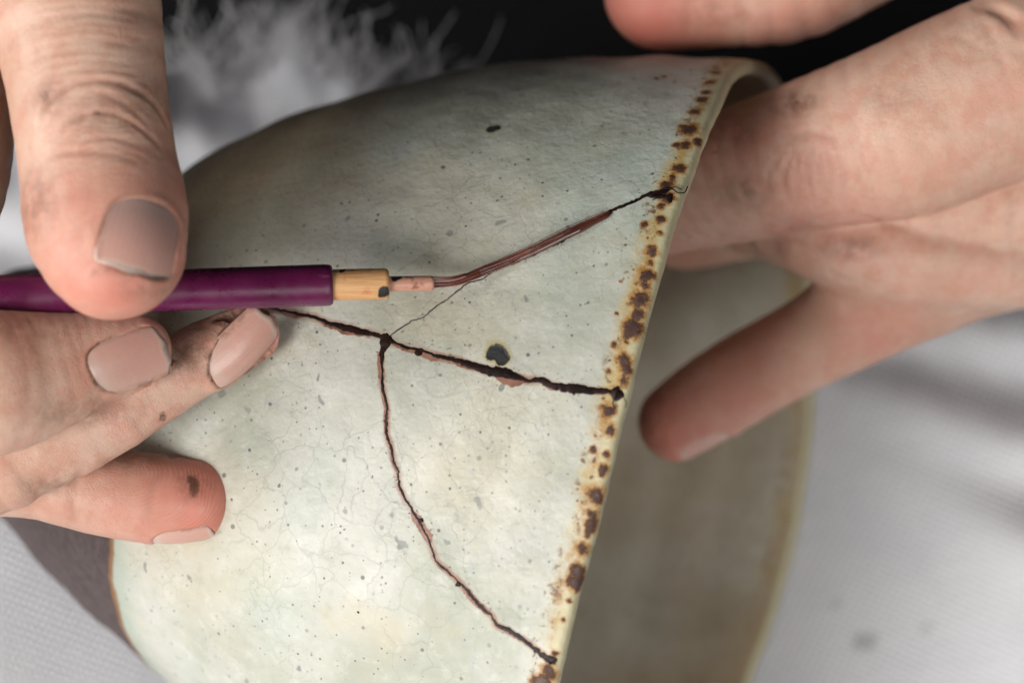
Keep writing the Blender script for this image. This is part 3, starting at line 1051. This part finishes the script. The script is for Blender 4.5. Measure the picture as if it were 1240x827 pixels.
def surface_nets(Vg, lo, h):
    nx_, ny_, nz_ = Vg.shape
    ins = Vg < 0
    cnt = np.zeros((nx_ - 1, ny_ - 1, nz_ - 1), np.uint8)
    corners = [(i, j, k) for i in (0, 1) for j in (0, 1) for k in (0, 1)]
    for i, j, k in corners:
        cnt += ins[i:nx_ - 1 + i, j:ny_ - 1 + j, k:nz_ - 1 + k]
    act = (cnt > 0) & (cnt < 8)
    cells = np.argwhere(act)
    ids = np.full(act.shape, -1, np.int64)
    ids[act] = np.arange(len(cells))
    acc = np.zeros((len(cells), 3))
    n_ = np.zeros(len(cells))
    for a in corners:
        for ax in range(3):
            if a[ax]: continue
            b = list(a)
            b[ax] = 1
            va = Vg[cells[:, 0] + a[0], cells[:, 1] + a[1], cells[:, 2] + a[2]]
            vb = Vg[cells[:, 0] + b[0], cells[:, 1] + b[1], cells[:, 2] + b[2]]
            m = (va < 0) != (vb < 0)
            t = np.where(m, va / np.where(va == vb, 1, va - vb), 0)
            p = np.tile(np.array(a, float), (len(cells), 1))
            p[:, ax] += t
            acc[m] += p[m]
            n_ += m
    verts = lo + (cells + acc / n_[:, None]) * h
    faces = []
    for ax in range(3):
        o1, o2 = [(1, 2), (2, 0), (0, 1)][ax]
        sl = [slice(None)] * 3
        sh = [slice(None)] * 3
        sl[ax] = slice(0, -1)
        sh[ax] = slice(1, None)
        ch = ins[tuple(sl)] != ins[tuple(sh)]
        e = np.argwhere(ch)
        ok = (e[:, o1] > 0) & (e[:, o2] > 0) & (e[:, o1] < Vg.shape[o1] - 1) & (e[:, o2] < Vg.shape[o2] - 1)
        e = e[ok]
        c = []
        for d1, d2 in ((-1, -1), (0, -1), (0, 0), (-1, 0)):
            q = e.copy()
            q[:, o1] += d1
            q[:, o2] += d2
            c.append(ids[q[:, 0], q[:, 1], q[:, 2]])
        c = np.stack(c, 1)
        flip = ~ins[tuple(sl)][e[:, 0], e[:, 1], e[:, 2]]
        c[flip] = c[flip][:, ::-1]
        faces.append(c)
    faces = np.concatenate(faces)
    return verts, faces[(faces >= 0).all(1)]


def build_skin(fingers, ks, h=.32):
    lo = np.min([f.lo for f in fingers], 0) + 4
    hi = np.max([f.hi for f in fingers], 0) - 4
    nb = np.ceil((hi - lo) / (h * 8)).astype(int)
    dim = nb * 8 + 1
    c = np.stack(np.meshgrid(*[np.arange(n) for n in nb], indexing='ij'), -1).reshape(-1, 3)
    cc = lo + (c * 8 + 4) * h
    dc = hand_sdf(cc, fingers, ks)
    Vg = np.full(tuple(dim), 5.0, np.float32)
    inner = c[dc < 0]
    for b in inner:
        Vg[b[0] * 8:b[0] * 8 + 9, b[1] * 8:b[1] * 8 + 9, b[2] * 8:b[2] * 8 + 9] = -5
    sel_ = np.abs(dc) < h * 8 * 1.05
    band = c[sel_]
    reach = np.stack([fg.sdf(cc[sel_]) for fg in fingers], 1) < h * 7.2 + 7.0
    off = np.stack(np.meshgrid(*[np.arange(9)] * 3, indexing='ij'), -1).reshape(-1, 3)

    def work(s0):
        bb = band[s0:s0 + 120]
        rc = reach[s0:s0 + 120]
        g_ = (bb[:, None, :] * 8 + off[None])
        P_ = (lo + g_ * h).astype(np.float32)
        d = None
        for i_, (fg, k) in enumerate(zip(fingers, ks)):
            e = np.full(P_.shape[:2], 1e3, np.float32)
            m = rc[:, i_]
            if m.any():
                e[m] = fg.sdf(P_[m].reshape(-1, 3)).reshape(-1, P_.shape[1])
            d = e if d is None else smin(d, e, k)
        Vg[g_[..., 0], g_[..., 1], g_[..., 2]] = d

    with ThreadPoolExecutor(4) as ex:
        list(ex.map(work, range(0, len(band), 120)))
    v, f = surface_nets(Vg, lo, h)
    for _ in range(2):
        nn = vert_normals(v, f)
        with ThreadPoolExecutor(4) as ex:
            d = np.concatenate(list(ex.map(lambda q_: hand_sdf(q_, fingers, ks), np.array_split(v, 24))))
        if _ == 0:
            sg = 1 if np.median(hand_sdf(v[:300] + nn[:300] * .2, fingers, ks)) > 0 else -1
        v = v - sg * nn * np.clip(d, -.25, .25)[:, None]
    return v, f


def vert_normals(v, f):
    n = np.cross(v[f[:, 2]] - v[f[:, 0]], v[f[:, 3]] - v[f[:, 1]])
    out = np.zeros_like(v)
    for k in range(4):
        for a in range(3):
            out[:, a] += np.bincount(f[:, k], n[:, a], len(v))
    return norm(out)


def make_hand(name, label, fingers, ks, nails, creases, dirts, soils, prints, wrinkles, reds, origin, side_seed):
    v, f = build_skin(fingers, ks)
    nr = vert_normals(v, f)
    # orientation: outward
    d0 = hand_sdf(v[:200] + nr[:200] * .2, fingers, ks)
    if np.median(d0) < 0:
        nr = -nr
        f = f[:, ::-1].copy()
    bvh = BVHTree.FromPolygons([Vector(p) for p in v], [tuple(q) for q in f.tolist()])

    def cast(x, y):
        o, d = ray(x, y)
        r = bvh.ray_cast(Vector(o), Vector(d))
        return None if r[0] is None else (np.array(r[0]), np.array(r[1]))

    n = len(v)
    A = dict(red=np.zeros(n), dirt=np.zeros(n), soil=np.zeros(n), crease=np.zeros(n), fp=np.zeros(n), fpm=np.zeros(n),
             wr=np.zeros(n), s=np.zeros(n))
    # along-finger coordinate, redness towards the tips (the last ring)
    bestd = np.full(n, 1e3)
    for fg in fingers:
        d, s = fg.sdf(v, True)
        m = d < bestd
        bestd = np.where(m, d, bestd)
        A['s'] = np.where(m, s, A['s'])
        tipd = fg.s[-1] - s
        A['red'] = np.where(m, fg.red * np.clip(1 - tipd / 15.0, 0, 1) ** 1.3 * .75, A['red'])
    disp = .10 * wob(v, .35, side_seed, 2) + .035 * wob(v, 1.1, side_seed + 1, 2)
    for (x, y, r, a) in reds:
        c = cast(x, y)
        if c is not None:
            A['red'] = np.maximum(A['red'], a * np.exp(-(np.linalg.norm(v - c[0], axis=1) / r) ** 2))
    for (px, w, dep) in creases:
        pts = [cast(*p) for p in catmull(px, 14)]
        pts = [p[0] for p in pts if p is not None]
        if len(pts) < 2: continue
        pts = np.array(pts)
        near = np.where(np.linalg.norm(v - pts.mean(0), axis=1) < 30)[0]
        dl = poly_dist(v[near], pts)
        e0 = np.minimum(np.linalg.norm(v[near] - pts[0], axis=1), np.linalg.norm(v[near] - pts[-1], axis=1))
        fade = np.clip(e0 / 2.0, .15, 1)
        disp[near] += fade * .75 * (-dep * np.exp(-(dl / w) ** 2) + .35 * dep * np.exp(-((dl - 2.0 * w) / (1.2 * w)) ** 2))
        A['crease'][near] = np.maximum(A['crease'][near], fade * np.exp(-(dl / (w * .9)) ** 2) * min(1, dep * 2.4))
    for (x, y, rx, ry, amt, key) in [(*q, 'dirt') for q in dirts] + [(*q, 'soil') for q in soils]:
        c = cast(x, y)
        if c is None: continue
        q = v - c[0]
        rx, ry = rx * 1.3, ry * 1.3
        e = np.sqrt((q[:, 0] / (rx * PXMM)) ** 2 + (q[:, 1] / (ry * PXMM)) ** 2 + (q[:, 2] / (max(rx, ry) * PXMM * 1.6)) ** 2)
        A[key] = np.maximum(A[key], amt * np.clip(1.5 - e, 0, 1))
    for (x, y, r, dx, dy) in prints:
        c = cast(x, y)
        if c is None: continue
        q = v - c[0]
        t_ = norm([dx, -dy, 0])
        s_ = np.array([-t_[1], t_[0], 0])
        a_, b_ = q @ t_, q @ s_
        A['fp'] = np.sqrt((a_ * .75 + 6.5) ** 2 + (b_ * 1.1 - 1.0) ** 2)
        A['fpm'] = np.clip(1.6 - np.linalg.norm(q, axis=1) / r, 0, 1)
    for (x, y, r, amt) in wrinkles:
        c = cast(x, y)
        if c is None: continue
        A['wr'] = np.maximum(A['wr'], amt * np.clip(1.4 - np.linalg.norm(v - c[0], axis=1) / r, 0, 1))
    # nail beds
    plates = []
    for spec in nails:
        fg = fingers[spec['f']]
        i = spec['at']
        sp = np.array([np.interp(i, np.arange(len(fg.p)), fg.p[:, k]) for k in range(3)])
        tv_ = norm(np.array(spec.get('t', fg.t[min(int(round(i)), len(fg.p) - 1)])))
        nd = norm(np.array(spec['dir'], float))
        t = norm(tv_ - nd * (nd @ tv_))
        if 'px' in spec:
            sp = cast(*spec['px'])[0] - nd * 5
        Wd, Ln = spec['w'], spec['l']
        b = np.cross(nd, t)
        top = sp + nd * 14
        gA, gB = [q_.ravel() for q_ in np.meshgrid(np.linspace(-1, 1, 9), np.linspace(-.92, .92, 9))]
        hg = np.linspace(16, -5, 106)
        PP = sp + (gA * Ln / 2)[:, None] * t + (gB * Wd / 2)[:, None] * b
        dd2 = fg.sdf((PP[:, None, :] + hg[None, :, None] * nd).reshape(-1, 3)).reshape(len(PP), -1)
        hit_ = (dd2 < 0)
        okh = hit_.any(1)
        hts = hg[np.argmax(hit_, 1)][okh]
        samp = np.stack([np.ones_like(gA), gA, gB, gA * gA, gB * gB, gA * gB], 1)[okh]
        ok = np.abs(hts - np.median(hts)) < 4.5
        co = np.linalg.lstsq(samp[ok], hts[ok], rcond=None)[0]
        c3, c4 = np.clip(co[3], -.7, -.05), np.clip(co[4], -2.6, -.35)
        rest = hts[ok] - samp[ok][:, 3] * c3 - samp[ok][:, 4] * c4
        lin = np.linalg.lstsq(samp[ok][:, [0, 1, 2]], rest, rcond=None)[0]
        co = np.array([lin[0] + .04, lin[1], lin[2], c3, c4, 0.0])
        hfun = lambda aa, bb, co=co: co[0] + co[1] * aa + co[2] * bb + co[3] * aa * aa + co[4] * bb * bb + co[5] * aa * bb
        q = v - sp
        aa, bb, hq = q @ t / (Ln / 2), q @ b / (Wd / 2), q @ nd
        # straight sides, round root and rounder free edge
        ed = np.where(aa < 0, (np.abs(aa) ** 2.6 + np.abs(bb) ** 3.4) ** (1 / 3.0), (np.abs(aa) ** 3.2 + np.abs(bb) ** 3.4) ** (1 / 3.2))
        close = (np.abs(hq - hfun(np.clip(aa, -1.3, 1.3), np.clip(bb, -1.2, 1.2))) < 3.0) & (np.abs(aa) < 1.7) & (np.abs(bb) < 1.7)
        want = hfun(aa, bb) - .35
        inside = np.clip((np.where(aa > .55, 1.04, np.interp(aa, [.1, .55], [.93, 1.0])) - ed) / .10, 0, 1) * close
        shift = np.where(close, (want - hq) * inside, 0)
        v = v + nd * shift[:, None]
        ring = np.exp(-((ed - 1.05) / .13) ** 2) * close * np.clip((.75 - aa) / .5, 0, 1)
        target = hfun(np.clip(aa, -1.25, 1.25), np.clip(bb, -1.1, 1.1)) + .20
        v = v + nd * (np.clip(target - hq, 0, .5) * ring)[:, None]
        disp = disp * (1 - inside)
        A['red'] = np.maximum(A['red'], ring * .25)
        A['soil'] = np.maximum(A['soil'], np.exp(-((ed - .95) / .045) ** 2) * close * spec.get('cuticle', .35) * 1.3)
        if spec.get('under'):
            A['soil'] = np.maximum(A['soil'], close * np.exp(-((aa - 1.02) / .08) ** 2) * (np.abs(bb) < .9) * spec['under'])
        plates.append((spec, sp, t, b, nd, hfun, Wd, Ln))
    v = v + nr * disp[:, None]
    hob = mesh_ob(name, v, f, SKIN, None, True, A, at=origin)
    tag(hob, label, 'hand')
    for spec, sp, t, b, nd, hfun, Wd, Ln in plates:
        na, nbn = 26, 22
        vs, fa, fb = [], [], []
        for i in range(na):
            for j in range(nbn):
                u_a = -1.06 + 2.06 * i / (na - 1)
                x = -1 + 2 * j / (nbn - 1)
                # width narrows at the root and rounds off at the free edge
                wdt = (1 - max(0, -u_a) ** 3.6 * .72) ** .45 if u_a < 0 else (1 - .10 * u_a ** 3)
                ext = u_a - (.22 * x * x * max(0, u_a) ** 3)
                ext += .02 * math.sin(9 * x + spec['w']) * max(0, u_a) ** 6
                bb_ = x * wdt * 1.0
                hgt = hfun(ext, bb_) + .02 - .06 * max(0, abs(x) - .82) / .18 - .25 * max(0, -u_a - .9) / .16
                vs.append(sp + t * ext * Ln / 2 + b * bb_ * Wd / 2 + nd * hgt)
                fa.append(u_a); fb.append(x)
        ii = np.arange(na * nbn).reshape(na, nbn)
        fc = np.stack([ii[:-1, :-1], ii[1:, :-1], ii[1:, 1:], ii[:-1, 1:]], -1).reshape(-1, 4)
        top = np.array(vs)
        bot = top - nd * .32
        nv_ = len(top)
        allf = fc.tolist() + (fc[:, ::-1] + nv_).tolist()
        loop = list(ii[0]) + list(ii[1:, -1]) + list(ii[-1, ::-1][1:]) + list(ii[::-1, 0][1:-1])
        for q0, q1 in zip(loop, loop[1:] + loop[:1]):
            allf.append((int(q0), int(q1), int(q1) + nv_, int(q0) + nv_))
        at_ = dict(na=np.tile(fa, 2), nb=np.tile(fb, 2), tone=np.full(2 * nv_, spec.get('tone', 0.)),
                   grime=np.tile(np.clip(spec.get('grime', 0.) * (.6 + .6 * np.array(fb) * spec.get('gside', 0)), 0, 1), 2))
        nb_ = mesh_ob('fingernail', np.concatenate([top, bot]), allf, NAIL, hob, True, at_)
        if spec.get('label'): nb_['label'] = spec['label']
    return hob


# the hand that holds the brush (fingers run from the root to the tip)
thumb = Finger([(-60, -420, -14, 150, .9), (0, -240, -8, 140, .9), (55, -110, 0, 122, .88), (84, -10, 6, 110, .86), (101, 75, 9, 99, .86), (110, 140, 10.5, 96, .88), (119, 205, 12, 96, .84),
                (129, 265, 14.5, 100, .80), (141, 305, 16.5, 86, .80)], red=.75)
index_f = Finger([(-110, -60, -14, 110, .9), (-86, 60, -10, 102, .9), (-80, 170, -6, 97, .9), (-100, 270, -1, 92, .9), (-160, 390, 6, 90, .9), (-130, 462, 10, 92, .9), (-40, 466, 11, 92, .8),
                  (40, 454, 9, 77, .78), (105, 435, 7, 58, .85), (165, 424, 6, 43, .85)], 40, red=.35)
middle_f = Finger([(-240, -20, -22, 100, .9), (-250, 160, -18, 92, .9), (-280, 380, -12, 86, .9), (-230, 540, -4, 82, .9), (-80, 572, 0, 72, .85), (20, 548, 1, 60, .85), (110, 511, 1, 53, .88),
                   (190, 467, 0, 46, .9), (252, 429, -.5, 43, .9), (302, 404, -1, 37, .9)], red=.35)
ring_f = Finger([(-360, 20, -30, 90, .9), (-370, 250, -28, 82, .9), (-350, 450, -22, 74, .9), (-220, 560, -14, 68, .9), (-60, 565, -9, 60, .9), (40, 577, -7, 51, .95), (110, 591, -6.5, 53, .95),
                 (180, 603, -6.5, 54, .95), (236, 606, -6.5, 51, .9)], red=1.1)
palm_a = Finger([(-110, -120, -18, 150, .8), (-220, -330, -20, 190, .6), (-320, -560, -22, 190, .7)], 8, 0)
palm_b = Finger([(-340, 0, -28, 120, .8), (-380, -250, -28, 150, .7), (-400, -560, -26, 150, .7)], 8, 0)
knuck = [([(48, 152), (58, 125), (85, 104), (125, 98), (160, 107), (190, 130), (206, 162)], .36, .26),
         ([(74, 167), (84, 149), (112, 138), (140, 140), (170, 156), (198, 184)], .34, .24),
         ([(60, 186), (95, 184), (140, 188), (182, 202)], .4, .12), ([(100, 172), (130, 166), (168, 176)], .3, .12),
         ([(112, 118), (140, 121), (165, 134)], .3, .14), ([(90, 126), (118, 114), (150, 118)], .28, .13),
         ([(150, 128), (172, 146), (190, 170)], .28, .14), ([(118, 146), (146, 150), (172, 168)], .26, .13), ([(64, 150), (74, 134), (92, 122)], .3, .13),
         ([(60, 172), (72, 158), (80, 150)], .26, .10), ([(128, 178), (160, 186), (190, 200)], .3, .09)]
rk = np.random.default_rng(3)
for yy in range(-5, 100, 11):       # fine cross lines up the thumb
    x0_, x1_ = 30 + rk.uniform(0, 30), 150 + rk.uniform(0, 40)
    knuck.append(([(x0_, yy + 8 + rk.uniform(-3, 3)), ((x0_ + x1_) / 2, yy + rk.uniform(-3, 3)), (x1_, yy + 9 + rk.uniform(-3, 3))], .26, .07))
make_hand('hand', 'hand pinching the purple brush between thumb and fingers', [palm_a, palm_b, thumb, index_f, middle_f, ring_f],
          [1, 7, 6, 1.2, .8, .8],
          nails=[dict(f=2, at=15.6, px=(175, 282), dir=(.46, .43, .80), t=(-.03, -.85, .5), w=9.4, l=8.4, tone=.4, grime=1.0, gside=1, cuticle=.3, under=.5, label='greyish thumb nail with a dirty edge'),
                 dict(f=3, at=15.3, px=(155, 436), dir=(.05, .05, 1), t=(.92, .36, 0), w=6.3, l=9.2, grime=1.0, gside=0, cuticle=.6, tone=.05),
                 dict(f=4, at=16.2, px=(297, 432), dir=(.46, -.70, .55), t=(.85, .53, 0), w=5.6, l=9.8, grime=.4, cuticle=.7),
                 dict(f=5, at=16.4, dir=(.05, -1, .16), t=(1, -.10, 0), w=6.2, l=7.8, grime=.15, cuticle=.2)],
          creases=knuck + [([(205, 560), (185, 590), (180, 640)], .6, .12), ([(100, 560), (88, 600), (92, 636)], .6, .18),
                           ([(110, 470), (60, 480), (10, 500)], .6, .05), ([(160, 520), (175, 505), (182, 480)], .5, .10)],
          dirts=[(235, 588, 5, 11, 1.0), (230, 580, 3, 5, .9), (209, 553, 6, 2.5, .8), (282, 612, 2, 2, .9), (197, 505, 4, 6, .75), (117, 138, 6, 3, .7), (55, 117, 5, 6, .55), (50, 113, 4, 4, .5)],
          soils=[(213, 378, 26, 12, .9), (40, 250, 20, 30, .35), (180, 120, 24, 18, .35), (100, 500, 40, 12, .4), (60, 590, 30, 12, .3), (235, 588, 16, 16, .35), (225, 430, 26, 20, .5), (245, 400, 20, 16, .35), (60, 118, 14, 14, .35), (120, 140, 26, 14, .3), (190, 345, 30, 14, .35), (60, 360, 30, 14, .3), (30, 400, 40, 14, .25), (150, 560, 30, 8, .35)],
          prints=[(228, 600, 5.2, 1, .25)],
          wrinkles=[(125, 150, 5.5, .8), (105, 60, 8, .35), (190, 500, 3.5, .3), (90, 600, 3, .3)],
          reds=[(140, 350, 5, .85), (205, 360, 4, .6), (240, 600, 7, .85), (140, 600, 6, .35), (290, 385, 4, .3), (60, 300, 5, .25), (330, 410, 4, .5), (60, 330, 6, .5)],
          origin=unp(-340, -560, -24), side_seed=31)

# the hand that steadies the bowl
thumb2 = Finger([(1500, -190, -42, 170, .8), (1300, -185, -40, 145, .85), (1150, -150, -37, 112, .9), (1050, -85, -36, 90, .9), (965, -32, -36, 80, .9), (885, -12, -36, 69, .9), (802, -9, -37, 70, .85)], red=1.2)
index2 = Finger([(1500, 60, -26, 130, .8), (1330, 78, -22, 126, .8), (1210, 110, -21, 114, .82), (1095, 156, -22, 107, .85), (985, 186, -25, 91, .9), (905, 208, -29, 84, .9), (835, 226, -35, 77, .9), (770, 245, -42, 70, .9)], 32, red=.5)
middle2 = Finger([(1500, 200, -34, 110, .9), (1330, 225, -32, 92, .9), (1220, 242, -30, 70, .95), (1110, 252, -30, 56, 1), (1010, 262, -36, 50, 1), (910, 262, -48, 52, 1), (830, 275, -58, 52, 1)], red=.3)
ring2 = Finger([(1500, 285, -40, 90, .9), (1330, 300, -36, 72, .9), (1210, 312, -32, 58, 1), (1105, 310, -30, 56, 1), (1000, 284, -32, 56, 1), (925, 262, -39, 50, 1), (855, 246, -48, 46, 1), (800, 240, -56, 46, 1)], red=.3)
little2 = Finger([(1500, 270, -52, 80, .9), (1330, 300, -47, 66, .9), (1210, 325, -42, 53, .95), (1110, 354, -40, 60, 1), (1045, 381, -39.5, 60, 1), (965, 424, -41, 55, 1), (885, 467, -44, 54, .95), (820, 511, -46, 48, .9)], 26, red=1.1)
palm2 = Finger([(1430, 130, -34, 190, .45), (1600, 60, -38, 230, .4), (1800, -60, -42, 220, .45), (1920, -160, -46, 180, .6)], 9, 0)
make_hand('hand', 'hand steadying the bowl from inside with its thumb over the rim', [palm2, thumb2, index2, middle2, ring2, little2],
          [1, 7, 7, 1.0, 1.0, 6.0],
          nails=[dict(f=5, at=24.2, dir=(.50, -.85, .22), w=6.4, l=7.4, cuticle=.2)],
          creases=[([(985, 175), (978, 200), (980, 225), (990, 250)], .34, .16), ([(1000, 178), (1008, 205), (1004, 238)], .34, .16), ([(962, 183), (950, 210), (952, 240)], .34, .16),
                   ([(1018, 188), (1026, 212), (1018, 238)], .34, .12), ([(940, 192), (930, 215), (934, 240)], .34, .12), ([(1034, 196), (1042, 214), (1036, 232)], .34, .08), ([(972, 178), (964, 205), (966, 246)], .28, .10), ([(992, 182), (994, 212), (1000, 246)], .28, .10),
                   ([(950, 168), (985, 160), (1020, 172)], .5, .10),
                   ([(960, 255), (990, 262), (1015, 250)], .5, .10), ([(1034, 258), (1060, 266), (1110, 280)], .5, .2), ([(930, 284), (960, 292), (990, 300)], .5, .16), ([(945, 270), (960, 282), (968, 300)], .4, .16), ([(1000, 318), (1012, 334), (1040, 340)], .5, .2), ([(1150, 40), (1190, 60), (1235, 90)], .5, .06), ([(1190, 5), (1215, 18), (1240, 35)], .8, .5), ([(1070, 380), (1058, 392), (1052, 408)], .6, .15)],
          dirts=[(965, 125, 5, 3, .55), (866, 185, 6, 2, .5)],
          soils=[(960, 125, 22, 14, .55), (1080, 120, 24, 14, .25), (1030, 300, 30, 12, .35), (900, 235, 24, 14, .3), (860, 20, 40, 18, .25), (784, 500, 26, 40, .35), (800, 470, 40, 30, .22), (965, 275, 30, 14, .25), (885, 160, 30, 18, .3)],
          prints=[], wrinkles=[(978, 212, 6.5, .45), (1050, 390, 5, .4), (940, 300, 5, .3)],
          reds=[(780, 25, 9, 1.0), (835, 30, 8, .6), (950, 50, 9, .5), (978, 222, 7, .35), (790, 520, 9, .8), (900, 160, 6, .5), (1010, 270, 8, .4), (1060, 400, 6, .45), (880, 470, 9, .5)],
          origin=unp(1960, -200, -46), side_seed=57)


# ------------------------------------------------------------------ lap: white cloth with a frayed edge, dark clothes under it
def lap_z(x, y):
    return -76 - .50 * y + 7 * np.exp(-((x - 95) / 60) ** 2 - ((y + 50) / 50) ** 2) + 6 * np.exp(-((x + 70) / 40) ** 2 - ((y + 45) / 35) ** 2)


gx = np.linspace(-230, 240, 330)
gy = np.linspace(-210, 74, 250)
X, Y = np.meshgrid(gx, gy)
edge_w = 2.5 * np.sin(gx * .11) + 1.5 * np.sin(gx * .37 + 1) + 1.2 * np.sin(gx * .9)
tfrac = (Y - gy[0]) / (gy[-1] - gy[0])
top_y = np.interp(gx, [-230, -60, -45, -32, -20, -8, 4, 30, 240], [30, 37, 39, 44, 41, 39, 32, 20, 20])
Y = gy[0] + tfrac * (top_y[None, :] - gy[0]) + tfrac ** 14 * edge_w[None, :]
P2 = np.stack([X.ravel(), Y.ravel(), np.zeros(X.size)], 1)
Z = lap_z(X, Y).ravel()
fold = np.zeros(X.size)
warp_ = 8 * wob(P2, .035, 70, 2)
fold += 2.0 * np.sin((Y.ravel() + .25 * X.ravel() + warp_) * .40) * np.clip(wob(P2, .03, 71, 1) + .35, 0, 1)
fold += 1.5 * np.sin((Y.ravel() * .8 - .15 * X.ravel() + 1.6 * warp_) * .52 + 1) * np.clip(wob(P2, .04, 72, 1) + .2, 0, 1)
fold += .8 * wob(P2, .16, 73, 3)
Z = Z + fold
# the bowl presses the cloth down
back = flat[(RIM.reshape(-1) > -3) & (flat[:, 2] < -20)]
back = np.concatenate([back[np.random.default_rng(8).choice(len(back), 1800, False)], V[r1 + 4, deg > 95], V[r1 + 4, deg < -60][::4]])
lim = np.full(len(Z), 1e3)
for b in back:
    dl = np.hypot(P2[:, 0] - b[0], P2[:, 1] - b[1])
    lim = np.minimum(lim, b[2] - 3.0 + .75 * np.clip(dl - 1.5, 0, None))
LM = np.minimum(lim, 60).reshape(X.shape)
for _ in range(60):
    LM[1:-1, 1:-1] = .2 * (LM[1:-1, 1:-1] + LM[2:, 1:-1] + LM[:-2, 1:-1] + LM[1:-1, 2:] + LM[1:-1, :-2])
lim = LM.ravel()
kk = 6.0
hgt = np.clip(kk - np.abs(Z - lim), 0, None) / kk
Z = np.minimum(Z, lim) - hgt * hgt * kk * .25
ZZ = Z.reshape(X.shape)
for _ in range(4):
    ZZ[1:-1, 1:-1] = .5 * ZZ[1:-1, 1:-1] + .125 * (ZZ[2:, 1:-1] + ZZ[:-2, 1:-1] + ZZ[1:-1, 2:] + ZZ[1:-1, :-2])
# the edge crumples up
up = np.clip((tfrac - .93) / .07, 0, 1)
ZZ += up ** 1.5 * (4 + 3.5 * np.sin(gx * .21 + 1)[None, :] + 2 * np.sin(gx * .53)[None, :])
ii = np.arange(X.size).reshape(X.shape)
fc = np.stack([ii[:-1, :-1], ii[:-1, 1:], ii[1:, 1:], ii[1:, :-1]], -1).reshape(-1, 4)
cv = np.stack([X.ravel(), Y.ravel(), ZZ.ravel()], 1)
uvc = np.stack([X.ravel(), Y.ravel() * 1.12, np.zeros(X.size)], 1)
uvc[:, :2] = uvc[:, :2] @ np.array([[.94, -.34], [.34, .94]])
stain = np.zeros(X.size)
pc = proj(cv)
for sx_, sy_, r in ((1047, 776, 11), (1125, 760, 8), (1015, 730, 7)):
    stain = np.maximum(stain, np.clip(1.4 - np.linalg.norm(pc - [sx_, sy_], axis=1) / r, 0, 1) * (.75 if r > 9 else .3))
cloth = mesh_ob('white_cloth', cv, fc, CLOTH, None, True, dict(weave=uvc, stain=stain), at=[0, -60, -60])
tag(cloth, 'wrinkled white woven cloth with a frayed edge spread under the bowl', 'cloth')
thr = []
rf = np.random.default_rng(5)
for i in range(1300):
    j = rf.integers(40, len(gx) - 2)
    if rf.random() < .5:
        j = int(np.clip(rf.normal(140, 16), 1, len(gx) - 2))
    if gx[j] > -8: continue
    p = cv[ii[-1 - rf.integers(0, 5), j]]
    L_ = rf.uniform(2, 8)
    d = np.array([rf.normal(0, .55), 1, rf.normal(.35, .5)])
    d = norm(d)
    curl = rf.normal(size=3) * .45
    s_ = np.linspace(0, 1, 9)[:, None]
    q = p + d * L_ * s_ + curl * L_ * s_ ** 2 + .4 * np.sin(s_ * rf.uniform(4, 10)) * rf.normal(size=3)
    thr.append(tube(q, rf.uniform(.05, .11), 4))
v, f = merge(thr)
tag(mesh_ob('frayed_fringe', v, f, THREAD, cloth), kind='stuff')

gx2 = np.linspace(-420, 460, 150)
gy2 = np.linspace(-330, 330, 130)
X2, Y2 = np.meshgrid(gx2, gy2)
P3 = np.stack([X2.ravel(), Y2.ravel(), np.zeros(X2.size)], 1)
Z2 = lap_z(X2, Y2).ravel() - 30 + 4 * wob(P3, .035, 90, 2)
Z2 = np.where(Y2.ravel() < 70, Z2 - 10 * np.clip((40 - Y2.ravel()) / 60, 0, 1), Z2)
Z2 = Z2 + np.clip(Y2.ravel() - 95, 0, None) * .75
for b in back[::4]:
    dl = np.hypot(P3[:, 0] - b[0], P3[:, 1] - b[1])
    Z2 = np.minimum(Z2, b[2] - 8.0 + .75 * dl)
ii2 = np.arange(X2.size).reshape(X2.shape)
fc2 = np.stack([ii2[:-1, :-1], ii2[:-1, 1:], ii2[1:, 1:], ii2[1:, :-1]], -1).reshape(-1, 4)
lap = mesh_ob('dark_clothing', np.stack([X2.ravel(), Y2.ravel(), Z2], 1), fc2, BLACK_CLOTH, None, True, at=[0, 60, -120])
tag(lap, 'black clothing over a lap behind the frayed white cloth', 'clothing')
